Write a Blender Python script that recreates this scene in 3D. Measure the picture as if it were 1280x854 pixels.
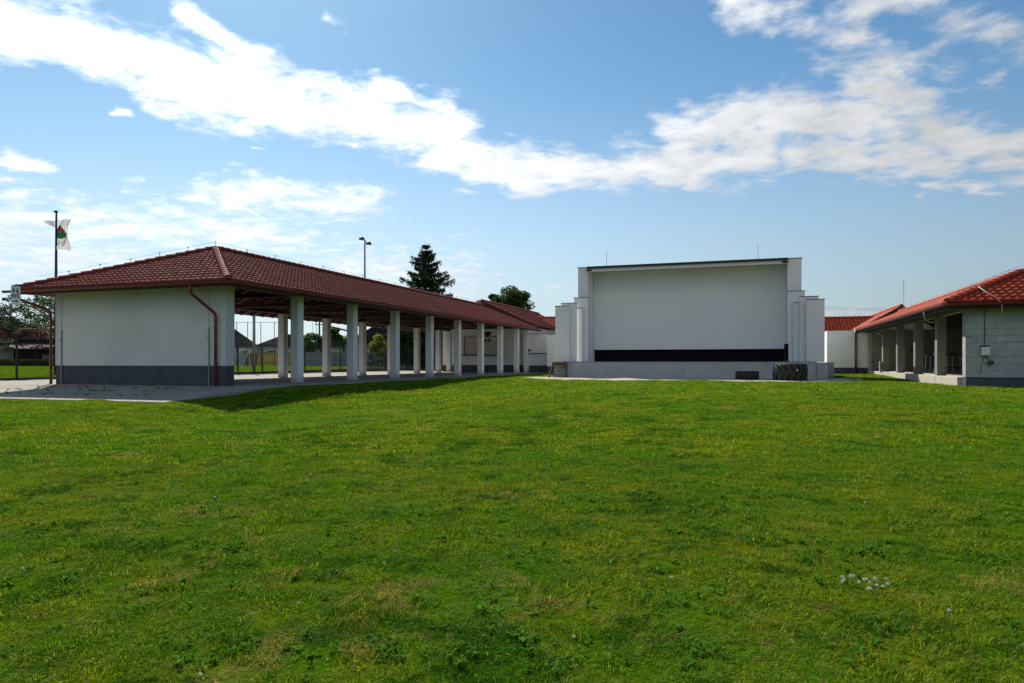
import bpy, math, random
import numpy as np
from mathutils import Vector, Matrix
R = math.radians
rng = np.random.default_rng(7)
random.seed(7)
for o in list(bpy.data.objects): bpy.data.objects.remove(o)
SC = bpy.context.scene
COL = SC.collection

# ------------------------------------------------------------------ camera, light, exposure
YAW = math.atan(295 / 870)
cam_d = bpy.data.cameras.new('camera'); cam = bpy.data.objects.new('camera', cam_d); COL.objects.link(cam)
cam.location = (0, 0, 0.80); cam.rotation_euler = (R(90), 0, YAW)
cam_d.sensor_width = 36; cam_d.lens = 870 / 1280 * 36; cam_d.shift_y = 26 / 1280
cam_d.clip_start = 0.05; cam_d.clip_end = 5000
SC.camera = cam

SUN_ELEV = R(41)
SUN_H = Vector((-0.67, 0.742, 0)).normalized()
SUN_DIR = Vector((SUN_H.x * math.cos(SUN_ELEV), SUN_H.y * math.cos(SUN_ELEV), math.sin(SUN_ELEV)))
sun_d = bpy.data.lights.new('sun', 'SUN'); sun_o = bpy.data.objects.new('sun', sun_d); COL.objects.link(sun_o)
sun_d.energy = 5.0; sun_d.angle = R(0.5); sun_d.color = (1.0, 0.93, 0.82)
sun_o.rotation_euler = SUN_DIR.to_track_quat('Z', 'Y').to_euler(); sun_o.location = (-40, 40, 40)
SC.view_settings.view_transform = 'Standard'; SC.view_settings.look = 'None'
SC.view_settings.exposure = 0.38; SC.view_settings.gamma = 1
SC.view_settings.use_curve_mapping = False
SKY_STRENGTH = 0.10
CLOUD_LEVEL = 10.4

# ------------------------------------------------------------------ node helpers
class NT:
    def __init__(s, tree): s.t = tree
    def n(s, kind, **kw):
        nd = s.t.nodes.new(kind)
        for k, v in kw.items(): setattr(nd, k, v)
        return nd
    def put(s, sock, v):
        if isinstance(v, bpy.types.NodeSocket): s.t.links.new(v, sock)
        elif v is not None: sock.default_value = v
    def m(s, op, a, b=None, c=None, clamp=False):
        nd = s.n('ShaderNodeMath', operation=op, use_clamp=clamp)
        for i, v in enumerate((a, b, c)):
            if v is not None: s.put(nd.inputs[i], v)
        return nd.outputs[0]
    def v(s, op, a, b=None, out=0):
        nd = s.n('ShaderNodeVectorMath', operation=op)
        s.put(nd.inputs[0], a)
        if b is not None:
            if op == 'SCALE': s.put(nd.inputs['Scale'], b)
            else: s.put(nd.inputs[1], b)
        return nd.outputs[out]
    def mix(s, f, a, b, blend='MIX'):
        nd = s.n('ShaderNodeMix', data_type='RGBA', blend_type=blend)
        s.put(nd.inputs[0], f); s.put(nd.inputs[6], a); s.put(nd.inputs[7], b)
        return nd.outputs[2]
    def noise(s, vec, scale, detail=4, rough=.55, dist=0.0, col=False):
        nd = s.n('ShaderNodeTexNoise')
        if vec is not None: s.put(nd.inputs['Vector'], vec)
        nd.inputs['Scale'].default_value = scale; nd.inputs['Detail'].default_value = detail
        nd.inputs['Roughness'].default_value = rough; nd.inputs['Distortion'].default_value = dist
        return nd.outputs[1 if col else 0]
    def ss(s, x, lo, hi, a=0.0, b=1.0):
        nd = s.n('ShaderNodeMapRange', interpolation_type='SMOOTHSTEP')
        s.put(nd.inputs[0], x); nd.inputs[1].default_value = lo; nd.inputs[2].default_value = hi
        nd.inputs[3].default_value = a; nd.inputs[4].default_value = b
        return nd.outputs[0]
    def pos(s): return s.n('ShaderNodeNewGeometry').outputs['Position']

def rgba(c): return (c[0], c[1], c[2], 1.0)

# ------------------------------------------------------------------ sky with clouds (directions in degrees: azimuth right of +Y, elevation)
world = bpy.data.worlds.new('World'); SC.world = world; world.use_nodes = True
wt = world.node_tree; wt.nodes.clear(); W = NT(wt)
sky = W.n('ShaderNodeTexSky', sky_type='NISHITA', sun_disc=False)
sky.sun_elevation = SUN_ELEV
sky.sun_rotation = math.atan2(SUN_H.x, SUN_H.y)
sky.altitude = 100; sky.air_density = 1.0; sky.dust_density = 0.4; sky.ozone_density = 1.5
tc = W.n('ShaderNodeTexCoord').outputs['Generated']
dirn = W.v('NORMALIZE', tc)
sep = W.n('ShaderNodeSeparateXYZ'); W.put(sep.inputs[0], dirn)
dx, dy, dz = sep.outputs
az = W.m('MULTIPLY', W.m('ARCTAN2', dx, dy), 57.29578)
el = W.m('MULTIPLY', W.m('ARCSINE', dz), 57.29578)
comb = W.n('ShaderNodeCombineXYZ'); W.put(comb.inputs[0], az); W.put(comb.inputs[1], el)
AE = comb.outputs[0]
den = W.m('ADD', W.m('MAXIMUM', dz, 0.0), 0.10)
pl = W.n('ShaderNodeCombineXYZ'); W.put(pl.inputs[0], W.m('DIVIDE', dx, den)); W.put(pl.inputs[1], W.m('DIVIDE', dy, den))
PL = pl.outputs[0]
warp = W.v('SUBTRACT', W.noise(PL, 3.0, 3, .6, col=True), (.5, .5, .5))
AEW = W.v('ADD', AE, W.v('SCALE', warp, 3.6))
CLOUDS = [(-57.55, 21.64, -50.56, 22.21, 2.52, 1), (-51.03, 21.86, -38.34, 20.26, 2.52, 1), (-45.56, 19.9, -29.15, 18.79, 2.52, 1),
          (-29.79, 18.87, -23.33, 17.49, 2.64, 1), (-25.29, 16.42, -14.79, 15.27, 1.83, 1), (-44.23, 24.44, -38.34, 22.26, 0.92, 0.7),
          (-29.79, 21.04, -23.66, 19.72, 1.03, 0.7), (-18.73, 14.75, -8.31, 15.06, 1.6, 1), (-9.59, 15.3, 1.46, 15.72, 2.29, 1),
          (-5.16, 17.43, -0.3, 18.28, 2.52, 1), (-0.3, 18.0, 9.14, 17.11, 2.52, 1), (7.04, 19.44, 11.65, 17.86, 1.6, 0.9),
          (3.75, 15.49, 14.04, 14.0, 1.83, 0.9), (11.65, 15.94, 19.28, 12.66, 1.83, 0.9), (11.65, 12.14, 16.31, 11.44, 0.46, 0.7),
          (5.41, 20.74, 9.65, 20.26, 1.15, 0.7), (-1.79, 26.28, 1.75, 25.2, 1.49, 0.7), (2.9, 24.73, 8.1, 21.85, 1.49, 0.6),
          (5.96, 24.08, 11.65, 23.95, 1.6, 0.65), (9.65, 21.17, 13.1, 19.42, 1.26, 0.5), (13.1, 21.39, 18.45, 20.81, 1.38, 0.45),
          (14.04, 18.44, 16.31, 18.38, 0.57, 0.4), (-51.03, 9.65, -38.34, 10.01, 1.38, 0.55), (-42.33, 12.36, -29.79, 12.78, 1.26, 0.6),
          (-41.77, 9.07, -35.37, 9.56, 1.03, 0.6), (-56.33, 9.36, -50.56, 9.48, 1.26, 0.6), (-55.5, 12.86, -52.65, 12.95, 0.69, 0.8),
          (-55.5, 11.2, -52.42, 11.3, 0.46, 0.5), (-47.62, 12.65, -44.93, 12.39, 0.4, 0.5), (-48.62, 17.17, -47.87, 17.18, 0.52, 0.9),
          (-39.16, 16.39, -38.46, 16.34, 0.34, 0.7), (-33.85, 25.97, -32.61, 25.58, 0.57, 0.5), (-56.33, 7.16, -48.62, 7.27, 2.06, 0.45),
          (-32.92, 7.49, -22.68, 7.06, 1.72, 0.4), (5.96, 4.24, 7.57, 4.18, 0.69, 0.3), (-15.44, 6.09, -12.17, 5.28, 0.57, 0.2)]
CLOUDS = [(a, b, c, d_, r_ * 1.35, w_) if b < 14 and a < -18 and w_ < .65 else (a, b, c, d_, r_, w_) for a, b, c, d_, r_, w_ in CLOUDS]
CLOUDS += [(125, 28, 178, 34, 13, 1.0), (-178, 30, -120, 36, 13, 1.0), (150, 55, 178, 60, 9, .9), (-178, 14, -140, 18, 6, .9)]      # unseen bright clouds added behind the camera to light the shaded walls
field = None
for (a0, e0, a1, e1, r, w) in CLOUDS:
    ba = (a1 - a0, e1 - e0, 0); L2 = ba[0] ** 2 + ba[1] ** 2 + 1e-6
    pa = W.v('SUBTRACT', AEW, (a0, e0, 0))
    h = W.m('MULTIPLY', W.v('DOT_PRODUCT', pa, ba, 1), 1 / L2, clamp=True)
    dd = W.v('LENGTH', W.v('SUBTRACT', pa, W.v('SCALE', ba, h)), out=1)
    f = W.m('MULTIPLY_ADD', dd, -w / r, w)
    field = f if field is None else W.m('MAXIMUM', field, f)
field = W.m('MAXIMUM', field, -1.3)
nA = W.noise(PL, 7.0, 9, .60, .35)
nB = W.noise(PL, 26.0, 6, .65, .2)
shape = W.m('ADD', W.m('MULTIPLY', W.m('SUBTRACT', nA, .5), 3.9), W.m('MULTIPLY', W.m('SUBTRACT', nB, .5), 1.0))
dens = W.ss(W.m('ADD', W.m('MULTIPLY', field, 1.9), shape), -.2, 1.65)
sd = W.v('DOT_PRODUCT', dirn, tuple(SUN_DIR), 1)
glow = W.m('POWER', W.m('MAXIMUM', sd, 0.0), 6.0)
lit = W.m('MULTIPLY_ADD', glow, 1.05, 0.47)
lit = W.m('ADD', lit, W.m('MULTIPLY', W.m('MAXIMUM', W.m('MULTIPLY', sd, -1.0), 0.0), 1.1))  # extra brightness for the added clouds opposite the sun
shade = W.ss(W.noise(W.v('ADD', PL, (.03, -.05, 0)), 6.0, 4, .5), .30, .70, .86, 1.05)
lit = W.m('MULTIPLY', lit, shade)
ccol = W.v('SCALE', (CLOUD_LEVEL * .975, CLOUD_LEVEL * .995, CLOUD_LEVEL * 1.02), lit)
hz = W.m('MULTIPLY', W.m('POWER', W.ss(el, 26.0, -3.0), 1.4), 0.92)
air = W.v('SCALE', (CLOUD_LEVEL * .76, CLOUD_LEVEL * .84, CLOUD_LEVEL * .91), W.m('MULTIPLY_ADD', W.m('POWER', W.m('MAXIMUM', sd, 0.0), 3.0), .80, .34))
blue = W.v('MULTIPLY', sky.outputs[0], (.53, .765, .84))
skyc = W.mix(hz, blue, air)
bg = W.n('ShaderNodeBackground'); bg.inputs['Strength'].default_value = SKY_STRENGTH
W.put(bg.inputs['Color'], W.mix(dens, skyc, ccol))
W.put(W.n('ShaderNodeOutputWorld').inputs[0], bg.outputs[0])
world.cycles.sampling_method = 'MANUAL'; world.cycles.sample_map_resolution = 512

SC.render.engine = 'CYCLES'
SC.cycles.use_denoising = True
SC.cycles.max_bounces = 8; SC.cycles.diffuse_bounces = 4; SC.cycles.transparent_max_bounces = 8
SC.cycles.sample_clamp_indirect = 6

# ------------------------------------------------------------------ materials
def mat(name, c1, c2=None, scale=3.0, rough=.8, bump=0.0, bscale=40.0, spec=.5, extra=None, metal=0.0, wear=None):
    m = bpy.data.materials.new(name); m.use_nodes = True
    t = m.node_tree; t.nodes.clear(); N = NT(t)
    b = N.n('ShaderNodeBsdfPrincipled'); out = N.n('ShaderNodeOutputMaterial'); N.put(out.inputs[0], b.outputs[0])
    p = N.pos()
    c2 = c2 or tuple(x * .8 for x in c1)
    f = N.ss(N.noise(p, scale, 6, .65), .32, .68)
    col = N.mix(f, rgba(c1), rgba(c2))
    if wear:                                   # (colour, noise scale vector, low, high)
        wc, ws, lo, hi = wear
        g = N.ss(N.noise(N.v('MULTIPLY', p, ws), 1.0, 6, .6), lo, hi)
        col = N.mix(g, col, rgba(wc))
    if extra: col = extra(N, p, col)
    N.put(b.inputs['Base Color'], col)
    b.inputs['Roughness'].default_value = rough; b.inputs['Metallic'].default_value = metal
    b.inputs['Specular IOR Level'].default_value = spec
    if bump:
        bn = N.n('ShaderNodeBump'); bn.inputs['Strength'].default_value = 1; bn.inputs['Distance'].default_value = bump
        N.put(bn.inputs['Height'], N.noise(p, bscale, 5, .6)); N.put(b.inputs['Normal'], bn.outputs[0])
    return m

def base_dirt(N, p, col):                        # splashed soil and scuffs on the lowest part of a wall
    z = N.n('ShaderNodeSeparateXYZ'); N.put(z.inputs[0], p)
    h = N.m('ADD', z.outputs[2], N.m('MULTIPLY', N.m('SUBTRACT', N.noise(p, 5.0, 5, .65), .5), -.9))
    return N.mix(N.ss(h, .38, .0, 0, .55), col, (.20, .17, .13, 1))
def slab_joints(N, p, col):
    br = N.n('ShaderNodeTexBrick', offset=0.0); N.put(br.inputs['Vector'], N.v('ADD', p, N.v('SCALE', N.noise(p, 3, 3, .6, col=True), .02)))
    br.inputs['Color1'].default_value = (1, 1, 1, 1); br.inputs['Color2'].default_value = (.86, .85, .84, 1); br.inputs['Mortar'].default_value = (.33, .32, .28, 1)
    br.inputs['Scale'].default_value = 1; br.inputs['Mortar Size'].default_value = .014; br.inputs['Brick Width'].default_value = 1.0; br.inputs['Row Height'].default_value = 1.0
    col = N.mix(1.0, col, br.outputs[0], 'MULTIPLY')
    return N.mix(N.ss(N.noise(p, .9, 7, .7), .55, .75, 0, .6), col, (.17, .155, .12, 1))
M = {}
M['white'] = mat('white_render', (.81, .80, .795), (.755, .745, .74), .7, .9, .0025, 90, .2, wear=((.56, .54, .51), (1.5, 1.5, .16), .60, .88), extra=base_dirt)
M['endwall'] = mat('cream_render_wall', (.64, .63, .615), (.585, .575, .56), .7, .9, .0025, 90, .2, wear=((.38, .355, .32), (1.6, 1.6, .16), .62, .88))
M['screen'] = mat('screen_paint', (.78, .775, .77), (.745, .74, .735), .5, .85, .001, 60, .2)
M['plinth'] = mat('plinth_render', (.085, .09, .105), (.065, .07, .085), 2.5, .9, .004, 120, .2, wear=((.16, .155, .15), (.8, .8, 3.0), .6, .78))
M['paving'] = mat('concrete_paving', (.36, .32, .275), (.29, .26, .225), 1.2, .9, .003, 60, .25, wear=((.22, .21, .19), (1.1, 1.1, 1), .56, .74), extra=slab_joints)
M['concrete'] = mat('grey_concrete', (.25, .238, .21), (.20, .19, .165), 1.6, .92, .004, 50, .2, wear=((.2, .19, .175), (2, 2, .5), .58, .75))
M['stage'] = mat('stage_render', (.46, .46, .47), (.40, .40, .41), 1.2, .9, .003, 70, .2, wear=((.24, .24, .25), (1.6, 1.6, .4), .58, .76))
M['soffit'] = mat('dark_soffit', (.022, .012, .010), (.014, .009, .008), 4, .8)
M['coping'] = mat('metal_coping', (.16, .165, .18), rough=.45, spec=.5)
M['dark'] = mat('grille_and_gap_black', (.006, .006, .008), (.009, .009, .011), 4, .9, spec=.1)  # near-black for the speaker grille and the dark gap below the screen
M['black'] = mat('black_metal', (.014, .014, .016), rough=.5)
M['fence'] = mat('fence_paint', (.012, .018, .016), rough=.5)
M['galv'] = mat('galvanised_steel', (.30, .31, .33), (.24, .25, .27), 8, .4, metal=.7)
M['pipe'] = mat('brown_red_gutter_paint', (.19, .034, .021), (.15, .028, .018), 3, .42, spec=.5)
M['timber'] = mat('stained_timber', (.065, .016, .010), (.04, .011, .008), 5, .65, .002, 40, wear=((.17, .055, .03), (1, 1, 8), .56, .72))
M['wood'] = mat('raw_wood', (.17, .10, .06), (.11, .065, .04), 6, .8, .003, 60)
M['lug'] = mat('lit_tread', (.06, .055, .05), (.035, .033, .03), 4, .7, .003, 60, .5)  # lit tone painted on the lugs, lighter than the carcass
M['rubber'] = mat('tyre_rubber', (.012, .012, .013), (.018, .018, .018), 5, .75, .004, 60, .4, wear=((.06, .055, .048), (3, 3, 3), .6, .8))
M['gravel'] = mat('pale_gravel', (.50, .46, .38), (.36, .33, .27), 12, .95, .03, 25, .2, wear=((.10, .13, .035), (.9, .9, 1), .60, .72))
M['cream_pipe'] = mat('pale_pipe', (.45, .36, .31), rough=.5)
M['paint_white'] = mat('white_paint', (.75, .75, .74), rough=.5)
M['sign_blue'] = mat('sign_blue', (.02, .07, .30), rough=.5)
M['pole_blue'] = mat('pole_blue', (.015, .018, .07), rough=.45)
M['flag_red'] = mat('flag_red', (.30, .02, .03), rough=.9)
M['flag_green'] = mat('flag_green', (.02, .13, .04), rough=.9)
M['bark'] = mat('bark', (.07, .05, .038), (.045, .034, .027), 9, .95, .01, 30)
M['birch_bark'] = mat('birch_bark', (.45, .44, .42), (.2, .19, .18), 6, .9, .005, 30)

def tile_mat(name, c1, c2, c3, rough, spec=.18):
    m = bpy.data.materials.new(name); m.use_nodes = True
    t = m.node_tree; t.nodes.clear(); N = NT(t)
    b = N.n('ShaderNodeBsdfPrincipled'); N.put(N.n('ShaderNodeOutputMaterial').inputs[0], b.outputs[0])
    ri = N.n('ShaderNodeNewGeometry').outputs['Random Per Island']
    p = N.pos()
    col = N.mix(ri, rgba(c1), rgba(c2))
    col = N.mix(N.ss(N.noise(p, .8, 5, .6), .45, .75), col, rgba(c3))
    col = N.mix(N.ss(N.noise(p, 14, 4, .6), .6, .8), col, rgba(tuple(x * .6 for x in c3)))
    N.put(b.inputs['Base Color'], col)
    N.put(b.inputs['Roughness'], N.ss(N.noise(p, 5, 3), .3, .7, rough - .08, rough + .1))
    b.inputs['Specular IOR Level'].default_value = spec
    bn = N.n('ShaderNodeBump'); bn.inputs['Distance'].default_value = .003
    N.put(bn.inputs['Height'], N.noise(p, 50, 4)); N.put(b.inputs['Normal'], bn.outputs[0])
    return m
M['tile_brown'] = tile_mat('brown_red_tile', (.31, .068, .045), (.195, .044, .033), (.24, .084, .062), .72, .12)
M['tile_red'] = tile_mat('bright_red_tile', (.42, .052, .018), (.27, .034, .014), (.31, .065, .03), .66)
M['tile_grey'] = tile_mat('grey_tile', (.022, .022, .025), (.016, .016, .019), (.026, .026, .028), .95, 0.0)
M['tile_old'] = tile_mat('old_brown_tile', (.085, .05, .042), (.065, .038, .033), (.10, .06, .05), .75)

def leaf_mat(name, c1, c2, trans=.35, gloss=.02):
    m = bpy.data.materials.new(name); m.use_nodes = True
    t = m.node_tree; t.nodes.clear(); N = NT(t)
    ri = N.n('ShaderNodeNewGeometry').outputs['Random Per Island']
    p = N.pos()
    col = N.mix(ri, rgba(c1), rgba(c2))
    col = N.mix(N.ss(N.noise(p, .6, 4), .4, .65), col, rgba(tuple(.5 * (x + y) * .8 for x, y in zip(c1, c2))))
    d = N.n('ShaderNodeBsdfDiffuse'); tr = N.n('ShaderNodeBsdfTranslucent'); g = N.n('ShaderNodeBsdfGlossy')
    N.put(d.inputs[0], col)
    N.put(tr.inputs[0], N.mix(.5, col, rgba((c2[0] * 1.7, c2[1] * 1.6, c2[2]))))
    g.inputs['Roughness'].default_value = .5
    mx = N.n('ShaderNodeMixShader'); mx.inputs[0].default_value = trans
    N.put(mx.inputs[1], d.outputs[0]); N.put(mx.inputs[2], tr.outputs[0])
    m2 = N.n('ShaderNodeMixShader'); m2.inputs[0].default_value = gloss
    N.put(m2.inputs[1], mx.outputs[0]); N.put(m2.inputs[2], g.outputs[0])
    N.put(N.n('ShaderNodeOutputMaterial').inputs[0], m2.outputs[0])
    return m
M['spruce'] = leaf_mat('spruce_needles', (.022, .040, .016), (.04, .065, .022), .15)
M['leaf_dark'] = leaf_mat('dark_leaves', (.030, .052, .016), (.05, .085, .022), .3)
M['leaf_mid'] = leaf_mat('mid_leaves', (.05, .10, .02), (.09, .15, .035), .35)
M['leaf_yellow'] = leaf_mat('yellow_green_leaves', (.14, .19, .025), (.22, .26, .04), .4)
M['leaf_birch'] = leaf_mat('birch_leaves', (.030, .065, .02), (.055, .10, .034), .3)
M['leaf_weed'] = leaf_mat('weed_leaves', (.05, .15, .014), (.09, .21, .024), .42, 0.0)

def turf_colour(N, p):
    """natural patchiness of the lawn: green, olive and dry straw"""
    n1 = N.noise(p, .35, 5, .6); n2 = N.noise(p, 1.7, 5, .65); n3 = N.noise(p, 7.0, 4, .65)
    mixv = N.m('ADD', N.m('MULTIPLY', n1, .45), N.m('ADD', N.m('MULTIPLY', n2, .4), N.m('MULTIPLY', n3, .25)))
    f = N.ss(mixv, .44, .68)
    col = N.mix(f, rgba((.080, .200, .008)), rgba((.195, .245, .014)))
    dry = N.ss(N.m('ADD', N.m('MULTIPLY', N.noise(N.v('ADD', p, (31, 7, 0)), .8, 5, .62), .75), N.m('MULTIPLY', n3, .25)), .565, .67)
    lush = N.ss(N.m('ADD', N.m('MULTIPLY', N.noise(N.v('ADD', p, (3, 57, 0)), 1.3, 5, .65), .7), N.m('MULTIPLY', N.noise(p, 4.5, 3, .6), .3)), .51, .61)
    col = N.mix(N.m('MULTIPLY', lush, .85), col, rgba((.032, .110, .006)))
    col = N.mix(N.m('MULTIPLY', dry, .7), col, rgba((.30, .25, .08)))
    return N.mix(N.m('MULTIPLY', N.ss(N.noise(N.v('ADD', p, (80, 3, 0)), 1.1, 6, .7), .665, .71), .8), col, rgba((.17, .115, .06)))

def grass_mat(name, blade):
    m = bpy.data.materials.new(name); m.use_nodes = True
    t = m.node_tree; t.nodes.clear(); N = NT(t)
    p = N.pos(); col = turf_colour(N, p)
    out = N.n('ShaderNodeOutputMaterial')
    if blade:
        at = N.n('ShaderNodeAttribute', attribute_name='tint').outputs['Fac']
        col = N.mix(1.0, col, N.mix(at, (.36, .44, .34, 1), (1.9, 1.75, 1.3, 1)), 'MULTIPLY')
        col = N.mix(N.m('GREATER_THAN', at, .93), col, rgba((.36, .29, .12)))
        d = N.n('ShaderNodeBsdfDiffuse'); tr = N.n('ShaderNodeBsdfTranslucent'); g = N.n('ShaderNodeBsdfGlossy')
        N.put(d.inputs[0], col); N.put(tr.inputs[0], N.mix(1.0, col, (1.25, 1.3, .8, 1), 'MULTIPLY')); g.inputs['Roughness'].default_value = .45
        mx = N.n('ShaderNodeMixShader'); mx.inputs[0].default_value = .46
        N.put(mx.inputs[1], d.outputs[0]); N.put(mx.inputs[2], tr.outputs[0])
        m2 = N.n('ShaderNodeMixShader'); m2.inputs[0].default_value = .004
        N.put(m2.inputs[1], mx.outputs[0]); N.put(m2.inputs[2], g.outputs[0])
        N.put(out.inputs[0], m2.outputs[0])
    else:
        b = N.n('ShaderNodeBsdfPrincipled'); b.inputs['Roughness'].default_value = 1; b.inputs['Specular IOR Level'].default_value = 0
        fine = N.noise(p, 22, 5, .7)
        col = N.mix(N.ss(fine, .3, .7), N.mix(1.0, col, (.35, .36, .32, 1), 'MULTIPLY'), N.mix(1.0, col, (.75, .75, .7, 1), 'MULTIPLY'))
        N.put(b.inputs['Base Color'], col)
        bn = N.n('ShaderNodeBump'); bn.inputs['Distance'].default_value = .05
        N.put(bn.inputs['Height'], fine); N.put(b.inputs['Normal'], bn.outputs[0])
        N.put(out.inputs[0], b.outputs[0])
    return m
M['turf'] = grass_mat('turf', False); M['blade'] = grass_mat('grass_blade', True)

def block_extra(N, p, col):                     # courses of large concrete blocks on a wall that faces -Y
    sp = N.n('ShaderNodeSeparateXYZ'); N.put(sp.inputs[0], p)
    cb = N.n('ShaderNodeCombineXYZ'); N.put(cb.inputs[0], N.m('ADD', sp.outputs[0], N.m('MULTIPLY', sp.outputs[1], 1.0))); N.put(cb.inputs[1], sp.outputs[2])
    br = N.n('ShaderNodeTexBrick'); N.put(br.inputs['Vector'], cb.outputs[0])
    br.inputs['Color1'].default_value = (1, 1, 1, 1); br.inputs['Color2'].default_value = (.84, .84, .86, 1); br.inputs['Mortar'].default_value = (.66, .65, .64, 1)
    br.inputs['Scale'].default_value = 1; br.inputs['Mortar Size'].default_value = .012; br.inputs['Brick Width'].default_value = .6; br.inputs['Row Height'].default_value = .25
    br.inputs['Mortar Smooth'].default_value = .3
    return N.mix(1.0, col, br.outputs[0], 'MULTIPLY')
M['block'] = mat('concrete_block', (.40, .41, .42), (.34, .35, .36), 2.0, .92, .006, 60, .2, extra=block_extra, wear=((.2, .2, .2), (.7, .7, 4.0), .63, .72))
M['block_top'] = mat('ring_beam_concrete', (.40, .37, .27), (.33, .31, .24), 3, .9, .004, 60, .2)
def panel_extra(N, p, col):
    sp = N.n('ShaderNodeSeparateXYZ'); N.put(sp.inputs[0], p)
    cb = N.n('ShaderNodeCombineXYZ'); N.put(cb.inputs[0], N.m('SUBTRACT', sp.outputs[1], N.m('MULTIPLY', sp.outputs[0], .4))); N.put(cb.inputs[1], sp.outputs[2])
    br = N.n('ShaderNodeTexBrick', offset=0.0); N.put(br.inputs['Vector'], cb.outputs[0])
    br.inputs['Color1'].default_value = (1, 1, 1, 1); br.inputs['Color2'].default_value = (.8, .8, .82, 1); br.inputs['Mortar'].default_value = (.35, .35, .36, 1)
    br.inputs['Scale'].default_value = 1; br.inputs['Mortar Size'].default_value = .03; br.inputs['Brick Width'].default_value = 2.0; br.inputs['Row Height'].default_value = .5
    return N.mix(1.0, col, br.outputs[0], 'MULTIPLY')
M['panel_wall'] = mat('concrete_fence_panels', (.26, .28, .30), (.2, .215, .23), 1.5, .9, extra=panel_extra)

# ------------------------------------------------------------------ mesh helpers
class MB:
    def __init__(s): s.v = []; s.f = []; s.mi = []
    def add(s, vs, fs, mi=0):
        o = len(s.v); s.v += [tuple(map(float, q)) for q in vs]
        s.f += [tuple(o + i for i in q) for q in fs]; s.mi += [mi] * len(fs); return s
    def box(s, x0, x1, y0, y1, z0, z1, mi=0):
        return s.add([(x0, y0, z0), (x1, y0, z0), (x1, y1, z0), (x0, y1, z0), (x0, y0, z1), (x1, y0, z1), (x1, y1, z1), (x0, y1, z1)],
                     [(0, 3, 2, 1), (4, 5, 6, 7), (0, 1, 5, 4), (1, 2, 6, 5), (2, 3, 7, 6), (3, 0, 4, 7)], mi)
    def bar(s, a, b, w, h, up=(0, 0, 1), mi=0):           # rectangular bar from a to b
        a = Vector(a); b = Vector(b); d = (b - a).normalized(); u = Vector(up)
        sd = d.cross(u).normalized(); u = sd.cross(d).normalized()
        q = []
        for c in (a, b):
            for sx, sy in ((-1, -1), (1, -1), (1, 1), (-1, 1)): q.append(c + sd * (sx * w / 2) + u * (sy * h / 2))
        return s.add(q, [(0, 1, 2, 3), (7, 6, 5, 4), (0, 4, 5, 1), (1, 5, 6, 2), (2, 6, 7, 3), (3, 7, 4, 0)], mi)
    def tube(s, pts, r, n=8, mi=0, cap=True):
        P = [Vector(p) for p in pts]; rs = r if isinstance(r, (list, tuple)) else [r] * len(P)
        rings = []; prev = None
        for i, p in enumerate(P):
            d = (P[min(i + 1, len(P) - 1)] - P[max(i - 1, 0)]).normalized()
            if prev is None:
                ref = Vector((0, 0, 1)) if abs(d.z) < .9 else Vector((1, 0, 0))
                x = d.cross(ref).normalized()
            else: x = (prev - d * prev.dot(d)).normalized()
            prev = x; y = d.cross(x)
            rings.append([p + (x * math.cos(2 * math.pi * k / n) + y * math.sin(2 * math.pi * k / n)) * rs[i] for k in range(n)])
        vs = [q for rg in rings for q in rg]; fs = []
        for i in range(len(P) - 1):
            for k in range(n):
                fs.append((i * n + k, i * n + (k + 1) % n, (i + 1) * n + (k + 1) % n, (i + 1) * n + k))
        if cap: fs += [tuple(range(n - 1, -1, -1)), tuple((len(P) - 1) * n + k for k in range(n))]
        return s.add(vs, fs, mi)
    def lathe(s, prof, n=32, mi=0, c=(0, 0, 0)):         # closed profile of (radius, z)
        m = len(prof); vs = []; fs = []
        for k in range(n):
            a = 2 * math.pi * k / n
            for r, z in prof: vs.append((c[0] + r * math.cos(a), c[1] + r * math.sin(a), c[2] + z))
        for k in range(n):
            for j in range(m):
                fs.append((k * m + j, ((k + 1) % n) * m + j, ((k + 1) % n) * m + (j + 1) % m, k * m + (j + 1) % m))
        return s.add(vs, fs, mi)
    def sheet(s, poly_top, thick, mi=0):                 # polygon with thickness downwards
        n = len(poly_top); b = [(x, y, z - thick) for x, y, z in poly_top]
        fs = [tuple(range(n)), tuple(range(2 * n - 1, n - 1, -1))]
        fs += [(i, n + i, n + (i + 1) % n, (i + 1) % n) for i in range(n)]
        return s.add(list(poly_top) + b, fs, mi)

def base_of(o):
    v = Vector((0, 0, 0))
    while o is not None: v += o.location; o = o.parent
    return v

def link_mesh(name, me, parent, mats, bevel=0, smooth=False):
    for m in (mats if isinstance(mats, (list, tuple)) else [mats]): me.materials.append(m)
    o = bpy.data.objects.new(name, me); COL.objects.link(o)
    if parent is not None: o.parent = parent
    if smooth: me.polygons.foreach_set('use_smooth', [True] * len(me.polygons))
    if bevel:
        b = o.modifiers.new('bevel', 'BEVEL'); b.width = bevel; b.segments = 2; b.limit_method = 'ANGLE'; b.angle_limit = R(50)
    return o

def part(name, mb, mats, parent=None, bevel=0, smooth=False, local=False, label=None):
    off = Vector((0, 0, 0)) if (local or parent is None) else base_of(parent)
    me = bpy.data.meshes.new(name)
    me.from_pydata([(x - off.x, y - off.y, z - off.z) for x, y, z in mb.v], [], mb.f)
    if any(mb.mi): me.polygons.foreach_set('material_index', mb.mi)
    me.validate(); me.update()
    o = link_mesh(name, me, parent, mats, bevel, smooth)
    if label: o['label'] = label
    return o

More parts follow.
